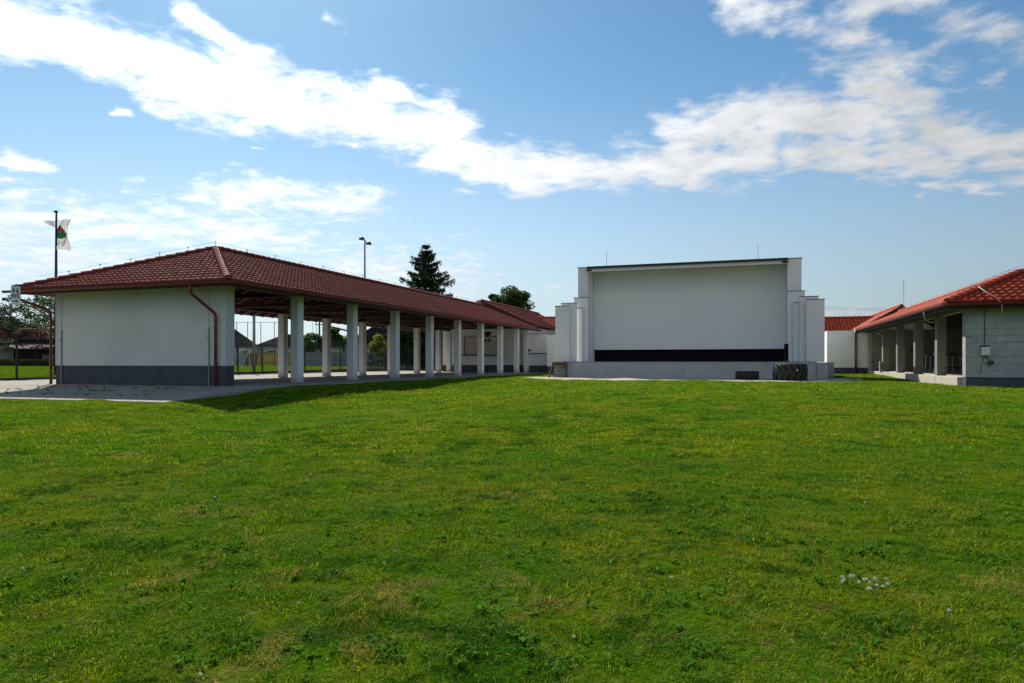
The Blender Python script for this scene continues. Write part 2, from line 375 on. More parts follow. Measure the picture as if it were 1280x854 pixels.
def thing(name, label, cat, loc=(0, 0, 0), rz=0.0, group=None):
    o = bpy.data.objects.new(name, None); COL.objects.link(o)
    o.location = loc; o.rotation_euler = (0, 0, rz); o.empty_display_size = .3
    o['label'] = label; o['category'] = cat
    if group: o['group'] = group
    return o
def tag(o, label, cat, group=None):
    o['label'] = label; o['category'] = cat
    if group: o['group'] = group
    return o
def struct(o): o['kind'] = 'structure'; return o
def single(name, mb, mats, label, cat, loc, group=None, bevel=0, smooth=False):      # a thing that is one mesh, origin at its base
    l = Vector(loc); me = bpy.data.meshes.new(name)
    me.from_pydata([(x - l.x, y - l.y, z - l.z) for x, y, z in mb.v], [], mb.f)
    if any(mb.mi): me.polygons.foreach_set('material_index', mb.mi)
    me.update(); o = link_mesh(name, me, None, mats, bevel, smooth); o.location = l
    return tag(o, label, cat, group)
def dup(root, loc, label=None, rz=None):
    r = root.copy(); COL.objects.link(r); r.location = loc
    if rz is not None: r.rotation_euler = (0, 0, rz)
    if label: r['label'] = label
    for ch in list(root.children):
        c = ch.copy(); COL.objects.link(c); c.parent = r
        for g in list(ch.children):
            d = g.copy(); COL.objects.link(d); d.parent = c
    return r

def np_mesh(name, V, F, parent=None, mats=None, smooth=False):
    """V (n,3), F (m,k) with constant k"""
    V = np.asarray(V, np.float32); F = np.asarray(F, np.int32); k = F.shape[1]
    me = bpy.data.meshes.new(name)
    me.vertices.add(len(V)); me.vertices.foreach_set('co', V.ravel())
    me.loops.add(F.size); me.loops.foreach_set('vertex_index', F.ravel())
    me.polygons.add(len(F)); me.polygons.foreach_set('loop_start', np.arange(0, F.size, k, dtype=np.int32))
    me.polygons.foreach_set('loop_total', np.full(len(F), k, np.int32))
    me.update(calc_edges=True); me.validate()
    return link_mesh(name, me, parent, mats, smooth=smooth) if mats is not None else me

# ------------------------------------------------------------------ tiled roofs (every tile a small curved shell)
def tile_plane(name, O, U, V, L, S, material, parent, left=None, right=None, tw=.27, ch=.36, ns=6, amp=.030, step=.040):
    """O eave start, U along the eave, V up the slope; left(s)/right(s) give the limits of u at slope distance s"""
    O = Vector(O); U = Vector(U).normalized(); V = Vector(V).normalized(); N = U.cross(V).normalized()
    left = left or (lambda s: 0.0); right = right or (lambda s: L)
    nc = int(math.ceil(S / ch)); verts = []; faces = []
    off = base_of(parent)
    r2 = np.random.default_rng(3)
    for c in range(nc):
        s0 = c * ch; s1 = min((c + 1) * ch + .05, S + .02)
        lo0, hi0 = left(s0), right(s0); lo1, hi1 = left(min(s1, S)), right(min(s1, S))
        ph = .0
        k0 = int(math.floor((min(lo0, lo1) - ph) / tw)) - 1; k1 = int(math.ceil((max(hi0, hi1) - ph) / tw)) + 1
        for k in range(k0, k1):
            t = np.linspace(0, 1, ns + 1)
            u = (k + t) * tw + ph
            ua0 = np.clip(u, lo0, hi0); ua1 = np.clip(u, lo1, hi1)
            if ua0[-1] - ua0[0] < .01 and ua1[-1] - ua1[0] < .01: continue
            prof = amp * np.where(t < .55, np.sin(np.pi * t / .55) ** 1.0, -.35 * np.sin(np.pi * (t - .55) / .45))
            j = r2.uniform(-.004, .004); js = r2.uniform(-.006, .006)
            rows = []
            for (uu, ss, hh, pf) in ((ua0, s0 + js, -.015, 0.5), (ua0, s0 + js, step + j, 1.0), (ua1, s1, .004, 1.0)):
                for q in range(ns + 1):
                    p = O + U * float(uu[q]) + V * ss + N * float(hh + pf * prof[q] + .02)
                    rows.append(p - off)
            b = len(verts); verts += rows; m = ns + 1
            for rI in range(2):
                for q in range(ns):
                    faces.append((b + rI * m + q, b + rI * m + q + 1, b + (rI + 1) * m + q + 1, b + (rI + 1) * m + q))
    o = np_mesh(name, [tuple(v) for v in verts], faces, parent, material, smooth=True)
    o.data.polygons.foreach_set('use_smooth', [((i // ns) % 2) == 1 for i in range(len(faces))])
    return o

def cap_run(mb, A, B, r=.13, step=.36):
    """row of overlapping half round ridge tiles from A (low) to B"""
    A = Vector(A); B = Vector(B); d = (B - A); Ln = d.length; d.normalize()
    sd = d.cross(Vector((0, 0, 1))).normalized(); up = sd.cross(d)
    n = max(1, int(Ln / step))
    st = Ln / n
    for i in range(n):
        vs = []; fs = []
        for t, rr, h in ((0, r * 1.12, .02), (st * 1.12, r * .92, 0.0)):
            c = A + d * (i * st + t) + up * h
            for k in range(9):
                a = math.pi * (k / 8)
                vs.append(c + sd * (math.cos(a) * rr) + up * (math.sin(a) * rr * .85 - .02))
        for k in range(8): fs.append((k, 9 + k, 10 + k, k + 1))
        fs.append(tuple(range(9)))
        mb.add(vs, fs)

def gutter(mb, A, B, r=.075):
    """half round channel hung along A-B with a rolled rim"""
    A = Vector(A); B = Vector(B); d = (B - A).normalized(); sd = d.cross(Vector((0, 0, 1))).normalized()
    for rr, flip in ((r, 0), (r - .008, 1)):
        vs = []; fs = []
        for c in (A, B):
            for k in range(9):
                a = math.pi + math.pi * k / 8
                vs.append(c + sd * (math.cos(a) * rr) + Vector((0, 0, math.sin(a) * rr)))
        for k in range(8): fs.append((k, k + 1, 10 + k, 9 + k) if flip else (k, 9 + k, 10 + k, k + 1))
        mb.add(vs, fs)
    for e in (-1, 1): mb.tube([A + sd * (e * r), B + sd * (e * r)], .012, 6)
    for c, f in ((A, 0), (B, 1)):
        mb.add([c + sd * (math.cos(math.pi + math.pi * k / 8) * r) + Vector((0, 0, math.sin(math.pi + math.pi * k / 8) * r)) for k in range(9)], [tuple(range(9))])

def bend(pts, rad=.12, n=4):
    """round the corners of a polyline"""
    P = [Vector(p) for p in pts]; out = [P[0]]
    for i in range(1, len(P) - 1):
        a = (P[i - 1] - P[i]); b = (P[i + 1] - P[i]); ra = min(rad, a.length * .45, b.length * .45)
        p0 = P[i] + a.normalized() * ra; p2 = P[i] + b.normalized() * ra
        for k in range(n + 1):
            t = k / n; out.append(p0 * (1 - t) ** 2 + P[i] * 2 * t * (1 - t) + p2 * t * t)
    out.append(P[-1]); return out

# ------------------------------------------------------------------ ground
def sstep(x, a, b):
    t = np.clip((x - a) / (b - a), 0, 1); return t * t * (3 - 2 * t)
def ground_z(X, Y):
    X = np.asarray(X, float); Y = np.asarray(Y, float)
    a = 21.0 - Y
    lawn = -.09 - .036 * np.where(a > 0, np.sqrt(a * a + 4) - 2, 0)
    lawn = np.maximum(lawn, -1.3)
    lawn = lawn + .13 * sstep(X, 2.5, 6.5) * sstep(Y, 36, 44)
    lawn = lawn + (.020 * np.sin(X * .9 + 1) * np.sin(Y * .7) + .012 * np.sin(X * 2.3 + Y * 1.1)) * sstep(Y, -5, 2)
    lawn = lawn - .27 * sstep(-X, 3, 10) * (1 - sstep(-X, 11.8, 14.5)) * sstep(Y, 9, 16) * (1 - sstep(Y, 26, 34)) + .075 * sstep(-X, 12.2, 14.4) * sstep(Y, 16.5, 19)
    field = np.clip(.009 * (-X * .6 + Y * .6 - 30), -.12, .75) - .02
    w = sstep(-X, 30.0, 32.0)
    z = lawn * (1 - w) + field * w
    under = (X > -31.2) & (X < -14.9) & (Y > 14.7)         # below the paving
    return np.where(under, np.minimum(z, -.45), z)
def axis(lo, hi, a, b, fine):
    mid = np.arange(a, b + 1e-6, fine)
    g = [1.0]
    while sum(g) < max(abs(lo - a), abs(hi - b)): g.append(g[-1] * 1.35)
    c = np.cumsum(g)
    return np.concatenate([(a - c)[::-1], mid, b + c])
gx = axis(-900, 900, -45, 20, .5); gy = axis(-900, 900, -6, 64, .5)
gx = np.sort(np.unique(np.concatenate([gx, [-14.9, -14.88, -31.18, -31.2]]))); gy = np.sort(np.unique(np.concatenate([gy, [14.7, 14.72]])))
GX, GY = np.meshgrid(gx, gy); GZ = ground_z(GX, GY)
nx, ny = len(gx), len(gy)
idx = np.arange(nx * ny).reshape(ny, nx)
F = np.stack([idx[:-1, :-1], idx[:-1, 1:], idx[1:, 1:], idx[1:, :-1]], -1).reshape(-1, 4)
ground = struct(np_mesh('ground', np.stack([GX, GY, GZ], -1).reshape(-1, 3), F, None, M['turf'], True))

# concrete paving of the left pavilion, falling towards the lawn at its front
mb = MB()
xs = (-31.0, -14.6)
prof = [(14.45, -.25), (18.3, -.012), (18.9, 0.0), (60, 0.0)]
vs = [(x, y, z) for y, z in prof for x in xs] + [(x, y, z - .16) for y, z in prof for x in xs]
fs = []
for i in range(3):
    a = 2 * i; fs.append((a, a + 1, a + 3, a + 2)); fs.append((a + 1, 8 + a + 1, 8 + a + 3, a + 3)); fs.append((a, a + 2, 8 + a + 2, 8 + a))
fs.append((0, 8, 9, 1))
mb.add(vs, fs)
struct(part('paving', mb, M['paving'], bevel=.015))
# gravel strip before the stage, with a ragged edge
n = 70; top = []
for k in range(n + 1):
    t = k / n; x = -12.0 + 17.5 * t
    top.append((x, 34.0 + .22 * math.sin(x * 2.1) + .16 * math.sin(x * 5.3) + .9 * max(0, x - 2.5) ** .9 + 1.2 * max(0, -9.5 - x)))
vs = [(x, y, float(ground_z(x, y)) + .004) for x, y in top] + [(x, max(y, 40.6), float(ground_z(x, 40.6)) + .012) for x, y in top]
mid = [(x, (y + 40.6) / 2, float(ground_z(x, 37.3)) + .03) for x, y in top]
mb = MB(); mb.add(vs + mid, [(i, i + 1, 2 * (n + 1) + i + 1, 2 * (n + 1) + i) for i in range(n)] + [(2 * (n + 1) + i, 2 * (n + 1) + i + 1, n + 2 + i, n + 1 + i) for i in range(n)])
struct(part('gravel', mb, M['gravel'], smooth=True))

# ------------------------------------------------------------------ left pavilion
EX0, EX1, EY0, EY1, EZ, RX, RZ = -25.12, -15.6, 18.0, 53.0, 3.42, -20.36, 5.36
PV = thing('open_pavilion', 'long open pavilion with brown red tiled hip roof on white square columns', 'pavilion', (-20.4, 18.9, 0))
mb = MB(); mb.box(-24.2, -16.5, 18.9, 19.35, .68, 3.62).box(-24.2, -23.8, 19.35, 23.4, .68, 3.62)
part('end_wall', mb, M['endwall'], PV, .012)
mb = MB(); mb.box(-24.185, -16.515, 18.915, 19.335, -.10, .68).box(-24.185, -23.8, 19.335, 23.39, 0, .68)
part('plinth', mb, M['plinth'], PV, .008)
for Y in (22.85, 26.85, 30.8, 34.8, 38.7, 42.55, 46.35, 50.05, 52.5):
    part('column', MB().box(-16.84, -16.5, Y, Y + .38, 0, 3.36), M['white'], PV, .012)
for Y in (26.8, 30.9, 34.95, 38.95, 42.7, 46.7, 50.5, 52.6):
    part('column', MB().box(-23.56, -23.2, Y, Y + .38, 0, 3.36), M['white'], PV, .012)
WID = (EX1 - EX0) / 2; PITCH = (RZ - EZ) / WID; SL = math.hypot(WID, RZ - EZ)
LY = EY1 - EY0
rf = tile_plane('roof', (EX1, EY0, EZ), (0, 1, 0), (-WID, 0, RZ - EZ), LY, SL, M['tile_brown'], PV, tw=.235, amp=.014, step=.030, left=lambda s: s / SL * WID)
tile_plane('roof', (EX0, EY1, EZ), (0, -1, 0), (WID, 0, RZ - EZ), LY, SL, M['tile_brown'], PV, tw=.235, amp=.014, step=.030, right=lambda s: LY - s / SL * WID)
tile_plane('roof', (EX0, EY0, EZ), (1, 0, 0), (0, WID, RZ - EZ), 2 * WID, SL, M['tile_brown'], PV, tw=.235, amp=.014, step=.030, left=lambda s: s / SL * WID, right=lambda s: 2 * WID - s / SL * WID)
apex = (RX, EY0 + WID, RZ + .06)
mb = MB(); cap_run(mb, (EX1, EY0, EZ + .05), apex); cap_run(mb, (EX0, EY0, EZ + .05), apex); cap_run(mb, (RX, EY1, RZ + .06), apex)
part('ridge_cap', mb, M['tile_brown'], PV, smooth=False)
# boarded deck under the tiles
d = .035
deck = MB()
e1, e2, e3, e4 = (EX1 + .02, EY0 - .02, EZ - d), (EX1 + .02, EY1 - .02, EZ - d), (EX0 - .02, EY1 - .02, EZ - d), (EX0 - .02, EY0 - .02, EZ - d)
ra, rb = (RX, EY0 + WID, RZ - d), (RX, EY1 - .02, RZ - d)
deck.sheet([e1, e2, rb, ra], .03).sheet([e3, e4, ra, rb], .03).sheet([e4, e1, ra], .03)
part('roof_deck', deck, M['timber'], PV)
dn = -.035 - .03 - .10
def slope_z(x): return RZ - abs(x - RX) * PITCH
for y in np.arange(19.9, 52.9, .82):
    for sg in (1, -1):
        lim = min(WID, y - EY0 + .2) if y < EY0 + WID else WID
        xt = RX + sg * max(0.06, WID - min(WID, y - EY0) ) if y < EY0 + WID else RX + sg * .06
        xe = RX + sg * (WID - .03)
        mb = MB(); mb.bar((xt, y, slope_z(xt) + dn), (xe - sg * .35, y, slope_z(xe - sg * .35) + dn), .10, .20)
        mb.bar((xe - sg * .35, y, slope_z(xe - sg * .35) + dn), (xe - sg * .12, y, slope_z(xe - sg * .12) + dn + .01), .10, .19)
        mb.bar((xe - sg * .12, y, slope_z(xe - sg * .12) + dn + .02), (xe, y, slope_z(xe) + dn + .06), .10, .08)
        part('rafter', mb, M['timber'], PV)
for x in np.arange(EX0 + .75, EX1 - .5, .82):                # rafters of the front hip
    ye = EY0 + .03; yt = EY0 + min(x - EX0, EX1 - x) * .98
    zz = lambda y: EZ + (y - EY0) * PITCH + dn
    mb = MB(); mb.bar((x, yt, zz(yt)), (x, ye + .35, zz(ye + .35)), .10, .20).bar((x, ye + .35, zz(ye + .35)), (x, ye + .12, zz(ye + .12) + .01), .10, .19)
    mb.bar((x, ye + .12, zz(ye + .12) + .02), (x, ye, zz(ye) + .045), .10, .07)
    part('rafter', mb, M['timber'], PV)

mb = MB()
mb.box(-16.80, -16.58, 19.36, 52.95, 3.362, 3.56).box(-23.48, -23.28, 19.36, 52.95, 3.362, 3.56)
for Y in (22.95, 26.95, 30.9, 34.9, 38.8, 42.65, 46.45, 50.15): mb.box(-23.27, -16.81, Y + .03, Y + .21, 3.37, 3.55)
for x in (-18.7, -22.0): mb.box(x - .08, x + .08, 21.5, 52.9, slope_z(x) + dn - .27, slope_z(x) + dn - .09)
for Y in (26.95, 34.9, 42.65, 50.15):
    for x in (-18.7, -22.0): mb.box(x - .07, x + .07, Y + .05, Y + .19, 3.55, slope_z(x) + dn - .27)
part('roof_beams', mb, M['timber'], PV)
mb = MB(); gutter(mb, (EX0 - .35, EY0 - .09, EZ - .05), (EX1 + .06, EY0 - .09, EZ - .05)); part('gutter', mb, M['pipe'], PV)
mb = MB(); gutter(mb, (EX1 + .09, EY0 - .05, EZ - .05), (EX1 + .09, EY1, EZ - .05)); part('gutter', mb, M['pipe'], PV)
mb = MB(); gutter(mb, (EX0 - .09, EY1, EZ - .05), (EX0 - .09, EY0 + .05, EZ - .05)); part('gutter', mb, M['pipe'], PV)
mb = MB(); mb.box(EX0 + .0, EX1 + .0, EY0 - .012, EY0 + .012, EZ - .19, EZ - .02).box(EX1 - .012, EX1 + .012, EY0 + .02, EY1, EZ - .19, EZ - .02)
part('fascia', mb, M['timber'], PV)
def downpipe(pts, parent, clamps, r=.052):
    p = part('downpipe', MB().tube(bend(pts), r, 10), M['pipe'], parent, smooth=True)
    for c in clamps: part('clamp', MB().tube([(c[0], c[1], c[2] - .018), (c[0], c[1], c[2] + .018)], r + .012, 10).bar(c, (c[0], c[1] + .11, c[2]), .02, .02), M['pipe'], p)
    return p
downpipe([(-17.02, EY0 - .09, EZ - .10), (-17.02, EY0 - .09, EZ - .38), (-16.80, 18.79, EZ - 1.0), (-16.80, 18.79, -.02)], PV, [(-16.80, 18.79, 2.2), (-16.80, 18.79, .75)])
downpipe([(-24.9, EY0 - .09, EZ - .10), (-24.9, EY0 - .09, EZ - .30), (-24.27, 18.72, EZ - .72), (-24.27, 18.79, EZ - .95), (-24.27, 18.79, -.02)], PV, [(-24.27, 18.79, 1.9), (-24.27, 18.79, .75)])
downpipe([(EX1 + .09, 39.2, EZ - .10), (EX1 + .09, 39.2, EZ - .2), (-16.56, 39.16, EZ - .42), (-16.56, 39.16, .25), (-16.25, 39.2, .08)], PV, [(-16.56, 39.16, 1.9)])
downpipe([(EX0 - .09, 38.0, EZ - .10), (EX0 - .09, 38.0, EZ - .32), (-23.66, 38.85, EZ - .75), (-23.66, 38.85, .0)], PV, [])
for x in (-23.85, -17.15):
    c = part('earthing_rod', MB().tube([(x, 18.865, -.02), (x, 18.865, 1.98)], .022, 8).tube([(x, 18.87, 1.98), (x, 18.87, 3.2)], .007, 6), M['galv'], PV)
    part('clamp', MB().box(x - .10, x + .03, 18.845, 18.90, 1.62, 1.65), M['galv'], c)
# lightning conductor along ridge and hips
rdg = lambda t: Vector((RX, EY0 + WID + (EY1 - EY0 - WID) * t, RZ + .29))
A0 = Vector((EX0 + .5, EY0 + .5, EZ + .5)); AP = Vector((RX, EY0 + WID, RZ + .31))
pts = [A0.lerp(AP, k / 6) for k in range(7)] + [rdg(k / 16) for k in range(1, 17)]
pts = [p + Vector((0, 0, -.02 * (i % 2))) for i, p in enumerate(pts)]
lw = part('lightning_wire', MB().tube(pts, .004, 5), M['galv'], PV)
A1 = Vector((EX1 - 1.0, EY0 + 1.0, EZ + .55))
lw2 = part('lightning_wire', MB().tube([AP, AP.lerp(A1, .5), A1, A1 + Vector((-.35, -.7, -.35)), Vector((-17.15, EY0 - .02, EZ + .1)), Vector((-17.15, 18.8, 3.2))], .007, 5), M['galv'], PV)
for p in pts[1:]:
    part('wire_holder', MB().tube([p - Vector((0, 0, .20)), p + Vector((0, 0, .03))], .009, 5).box(p.x - .05, p.x + .05, p.y - .012, p.y + .012, p.z - .02, p.z), M['galv'], lw)

# WC sign on a bracket at the eave corner
SG = thing('toilet_sign', 'small white WC sign with blue letters hanging from the eave corner', 'sign', (-24.45, 17.62, 2.85), YAW + R(8))
part('panel', MB().box(-.15, .15, -.012, .012, -.02, .62), M['paint_white'], SG, local=True, bevel=.004)
part('bracket', MB().box(-.02, .02, .013, .05, .3, .72).box(-.02, .02, .05, .38, .66, .70), M['galv'], SG, local=True)
def text_part(name, body, size, loc, parent, m, ext=.003):
    cu = bpy.data.curves.new(name, 'FONT'); cu.body = body; cu.size = size; cu.align_x = 'CENTER'; cu.extrude = ext
    cu.materials.append(m); o = bpy.data.objects.new(name, cu); COL.objects.link(o); o.parent = parent
    o.location = loc; o.rotation_euler = (R(90), 0, 0); return o
t = text_part('lettering', 'WC', .185, (0, -.016, .23), SG, M['sign_blue'])
t.data.offset = .006
bpy.context.view_layer.update()
_me = bpy.data.meshes.new_from_object(t.evaluated_get(bpy.context.evaluated_depsgraph_get()))
_o = bpy.data.objects.new('lettering_mesh', _me); COL.objects.link(_o); _o.parent = SG; _o.location = t.location; _o.rotation_euler = t.rotation_euler
if not _me.materials: _me.materials.append(M['sign_blue'])
bpy.data.objects.remove(t); _o.name = 'lettering'
def figure(mb, x, skirt):
    mb.tube([(x, -.013, .545), (x, -.017, .545)], .022, 10)
    w = .032
    if skirt: mb.add([(x - .018, -.016, .515), (x + .018, -.016, .515), (x + .045, -.016, .42), (x - .045, -.016, .42)], [(0, 3, 2, 1)])
    else: mb.box(x - w, x + w, -.0165, -.0125, .45, .515)
    mb.box(x - .022, x - .004, -.0165, -.0125, .39, .45).box(x + .004, x + .022, -.0165, -.0125, .39, .45)
mb = MB(); figure(mb, -.06, False); figure(mb, .06, True); part('pictogram', mb, M['black'], SG, local=True)
mb = MB(); mb.box(-.09, .02, -.0165, -.0125, .085, .12).add([(.015, -.0165, .05), (.095, -.0165, .1025), (.015, -.0165, .155)], [(0, 1, 2)]); part('arrow', mb, M['sign_blue'], SG, local=True)

# ------------------------------------------------------------------ gabled house at the far end of the left pavilion
GH = thing('gabled_house', 'white gabled house with serving hatch closing the far end of the pavilion', 'house', (-20.5, 53.6, 0))
g0, g1, gr, gze, gzr = -24.7, -16.3, -20.5, 3.86, 5.78
mb = MB().box(-24.4, -16.9, 53.75, 69, .58, 3.7)
mb.add([(-24.4, 53.75, 3.7), (-16.9, 53.75, 3.7), (gr, 53.75, 5.28), (-24.4, 54.0, 3.7), (-16.9, 54.0, 3.7), (gr, 54.0, 5.28)], [(0, 1, 2), (5, 4, 3), (1, 4, 5, 2), (3, 0, 2, 5)])
part('wall', mb, M['white'], GH)
part('plinth', MB().box(-24.385, -16.915, 53.765, 68.98, -.1, .58), M['plinth'], GH)
W2 = (g1 - g0) / 2; S2 = math.hypot(W2, gzr - gze)
tile_plane('roof', (g1, 53.1, gze), (0, 1, 0), (-W2, 0, gzr - gze), 15.8, S2, M['tile_brown'], GH, ns=4)
tile_plane('roof', (g0, 68.9, gze), (0, -1, 0), (W2, 0, gzr - gze), 15.8, S2, M['tile_brown'], GH, ns=4)
mb = MB().sheet([(g1, 53.08, gze - .03), (g1, 68.9, gze - .03), (gr, 68.9, gzr - .03), (gr, 53.08, gzr - .03)], .13)
mb.sheet([(g0, 68.9, gze - .03), (g0, 53.08, gze - .03), (gr, 53.08, gzr - .03), (gr, 68.9, gzr - .03)], .13)
part('roof_deck', mb, M['timber'], GH)
mb = MB(); cap_run(mb, (gr, 69, gzr + .05), (gr, 53.0, gzr + .05)); cap_run(mb, (g1 + .02, 53.06, gze + .02), (gr, 53.06, gzr + .02), .09); cap_run(mb, (g0, 53.06, gze + .02), (gr, 53.06, gzr + .02), .09)
part('ridge_cap', mb, M['tile_brown'], GH)
mb = MB(); gutter(mb, (g1 + .09, 53.1, gze - .04), (g1 + .09, 68.9, gze - .04)); part('gutter', mb, M['pipe'], GH)
h = part('serving_hatch', MB().box(-22.35, -19.2, 53.70, 53.748, 1.42, 2.75), mat('hatch_shutter', (.55, .52, .46), (.5, .47, .42), 1, .6), GH)
part('hatch_frame', MB().box(-22.45, -22.352, 53.66, 53.745, 1.42, 2.84).box(-19.198, -19.1, 53.66, 53.745, 1.42, 2.84).box(-22.45, -19.1, 53.66, 53.745, 2.842, 2.92), M['concrete'], h)
mb = MB()
for z in (1.75, 2.08, 2.41): mb.box(-22.34, -19.21, 53.685, 53.699, z, z + .012)
part('slat_joint', mb, M['plinth'], h)
part('counter', MB().box(-22.6, -18.9, 53.35, 53.74, 1.34, 1.41), M['black'], GH)
part('wall_lamp', MB().box(-17.95, -17.65, 53.6, 53.74, 2.82, 2.95), M['black'], GH, bevel=.02)
vb = MB()
for xe in (g0, g1): vb.bar((xe, 53.05, gze - .14), (gr, 53.05, gzr - .14), .03, .22)
part('verge_board', vb, M['timber'], GH)
part('lightning_rod', MB().tube([(gr + .6, 56, 5.3), (gr + .6, 56, 7.1)], .012, 6), M['galv'], GH)
OR = thing('wall_ornament', 'dark red ornament with white lower part hung on the white gable wall', 'ornament', (-20.35, 53.6, 2.85))
mb = MB().add([(-20.62, 53.68, 3.3), (-20.08, 53.68, 3.3), (-20.02, 53.68, 3.15), (-20.35, 53.66, 2.85), (-20.68, 53.68, 3.15), (-20.62, 53.74, 3.3), (-20.08, 53.74, 3.3), (-20.02, 53.74, 3.15), (-20.35, 53.74, 2.85), (-20.68, 53.74, 3.15)],
         [(0, 4, 3, 2, 1), (5, 6, 7, 8, 9), (0, 1, 6, 5), (1, 2, 7, 6), (2, 3, 8, 7), (3, 4, 9, 8), (4, 0, 5, 9)])
part('shield', mb, mat('dark_red_enamel', (.06, .012, .012), rough=.6), OR)
part('plaque', MB().box(-20.62, -20.42, 53.70, 53.745, 2.5, 2.75).box(-20.3, -20.06, 53.70, 53.745, 2.5, 2.75), M['black'], OR)

# ------------------------------------------------------------------ boundary walls either side of the stage
WL = thing('boundary_wall', 'white rendered wall with dark plinth and rail beside the last pavilion column', 'wall', (-15.4, 52.6, 0))
part('wall', MB().box(-16.85, -14.2, 52.9, 53.15, .55, 3.06), M['white'], WL, .01)
part('plinth', MB().box(-16.85, -14.2, 52.88, 53.17, -.3, .55), M['plinth'], WL)
part('coping', MB().box(-16.86, -14.2, 52.86, 53.19, 3.06, 3.09), M['coping'], WL)
part('rail', MB().tube([(-16.8, 52.72, 1.5), (-15.0, 52.72, 1.5)], .03, 8).tube([(-16.5, 52.72, 1.5), (-16.5, 52.9, 1.5)], .02, 6).tube([(-15.2, 52.72, 1.5), (-15.2, 52.9, 1.5)], .02, 6).box(-16.75, -16.3, 52.62, 52.78, 1.7, 1.82), M['black'], WL)
WP = thing('wall_pier', 'broad white pier with grey coping left of the wooden stage steps', 'wall', (-13.6, 50, 0))
part('wall', MB().box(-14.2, -13.02, 50.0, 52.85, .5, 2.84), M['white'], WP, .012)
part('plinth', MB().box(-14.18, -13.04, 50.02, 52.85, -.3, .5), M['plinth'], WP)
part('coping', MB().box(-14.23, -12.99, 49.97, 52.85, 2.84, 2.875), M['coping'], WP)
WR = thing('boundary_wall', 'white rendered wall with brown downpipe right of the stage', 'wall', (6.2, 50, 0))
part('wall', MB().box(4.93, 7.35, 50.1, 50.35, .45, 2.88).box(4.93, 5.18, 50.35, 56, .45, 2.88), M['white'], WR, .012)
part('plinth', MB().box(4.945, 7.35, 50.085, 50.365, -.3, .45).box(4.945, 5.165, 50.365, 56, -.3, .45), M['plinth'], WR)
part('coping', MB().box(4.90, 7.36, 50.07, 50.38, 2.88, 2.91), M['coping'], WR)
part('downpipe', MB().tube(bend([(6.62, 50.0, 3.0), (6.62, 50.0, 1.0), (6.62, 50.0, 0.0)]), .06, 10), M['pipe'], WR, smooth=True)

# ------------------------------------------------------------------ open air stage and screen
ST = thing('outdoor_stage', 'white open air stage building with a large blank projection screen', 'stage', (-3.5, 41.5, 0))
part('platform', MB().box(-10.41, 3.40, 40.0, 46.4, -.3, .815), M['stage'], ST, .015)
part('platform', MB().box(3.405, 4.45, 41.6, 46.4, -.3, .80), M['stage'], ST, .015)
part('platform_edge', MB().box(-10.43, 3.42, 39.98, 40.12, .818, .845), M['concrete'], ST, .006)
T = part('tower', MB().box(-9.82, -9.20, 41.5, 43.9, .815, 6.45).box(2.08, 2.80, 41.5, 43.9, .815, 6.45).box(-9.20, 2.08, 43.65, 43.9, .815, 6.45), M['white'], ST, .015)
part('roof', MB().box(-9.82, 2.80, 41.5, 43.9, 6.45, 6.55), M['white'], ST, .01)
part('roof_edge', MB().box(-9.25, 2.10, 41.38, 41.498, 6.47, 6.60), M['black'], ST)
part('roof_flashing', MB().box(-9.86, -9.30, 41.46, 43.94, 6.552, 6.585).box(2.15, 2.84, 41.46, 43.94, 6.552, 6.585).box(-9.30, 2.15, 41.5, 43.94, 6.552, 6.59), M['coping'], ST)
sc_ = part('screen', MB().box(-9.19, 2.07, 43.1, 43.25, 1.58, 6.44), M['screen'], ST, .01)
part('dark_gap_sheet', MB().box(-9.19, 2.07, 43.4, 43.45, .82, 1.9), M['dark'], ST)  # black sheet stands in for the darkness of the open gap below the screen
part('ceiling_trim', MB().box(-9.19, 2.07, 41.52, 41.75, 6.30, 6.449), M['white'], ST, .008)
def fin(x0, x1, y0, y1, z):
    f = part('wing_wall', MB().box(x0, x1, y0, y1, .817, z), M['white'], ST, .012)
    part('coping', MB().box(x0 - .03, x1 + .03, y0 - .03, y1 + .03, z, z + .03), M['coping'], f)
WING = ((-10.88, -10.0, 40.1, 40.3, 4.13), (-10.61, -9.70, 40.5, 40.7, 4.33), (-9.82, -9.40, 40.88, 41.0, 4.04), (-9.99, -9.12, 41.16, 41.4, 4.70))
for (x0, x1, y0, y1, z) in WING:
    fin(x0, min(x1, 9), y0, y1, z)
    fin(-7.05 - x1, -7.05 - x0, y0, y1, z)
part('platform', MB().box(-11.0, -10.412, 40.1, 46.4, -.3, .80), M['stage'], ST, .012)
part('platform', MB().box(3.42, 4.0, 40.1, 41.55, -.3, .80), M['stage'], ST, .012)
for x in (-8.35, .55): 
    rr = part('lightning_rod', MB().tube([(x, 43.0, 6.55), (x, 43.0, 7.7)], .013, 6), M['galv'], ST)
    part('rod_base', MB().box(x - .12, x + .12, 42.88, 43.12, 6.59, 6.68), M['concrete'], rr)
def floodlight(x, rz, label):
    t = thing('floodlight', label, 'lamp', (x, 41.30, 6.30), rz, 'floodlights under the stage roof edge')
    part('housing', MB().box(-.16, .16, -.12, .04, 0, .1), M['black'], t, .015, local=True)
    part('bracket', MB().box(-.03, .03, .041, .2, .03, .07), M['black'], t, local=True)
floodlight(-9.1, R(25), 'black floodlight at the upper left corner of the projection screen')
floodlight(1.95, R(-20), 'black floodlight at the upper right corner of the projection screen')
LS = thing('loudspeaker', 'slim black column loudspeaker standing on the stage right of the screen', 'speaker', (2.0, 41.25, .845))
part('cabinet', MB().box(-.11, .11, -.1, .12, .04, .98), M['black'], LS, .012, local=True)
part('grille', MB().box(-.095, .095, -.106, -.1005, .08, .94), M['dark'], LS, local=True)
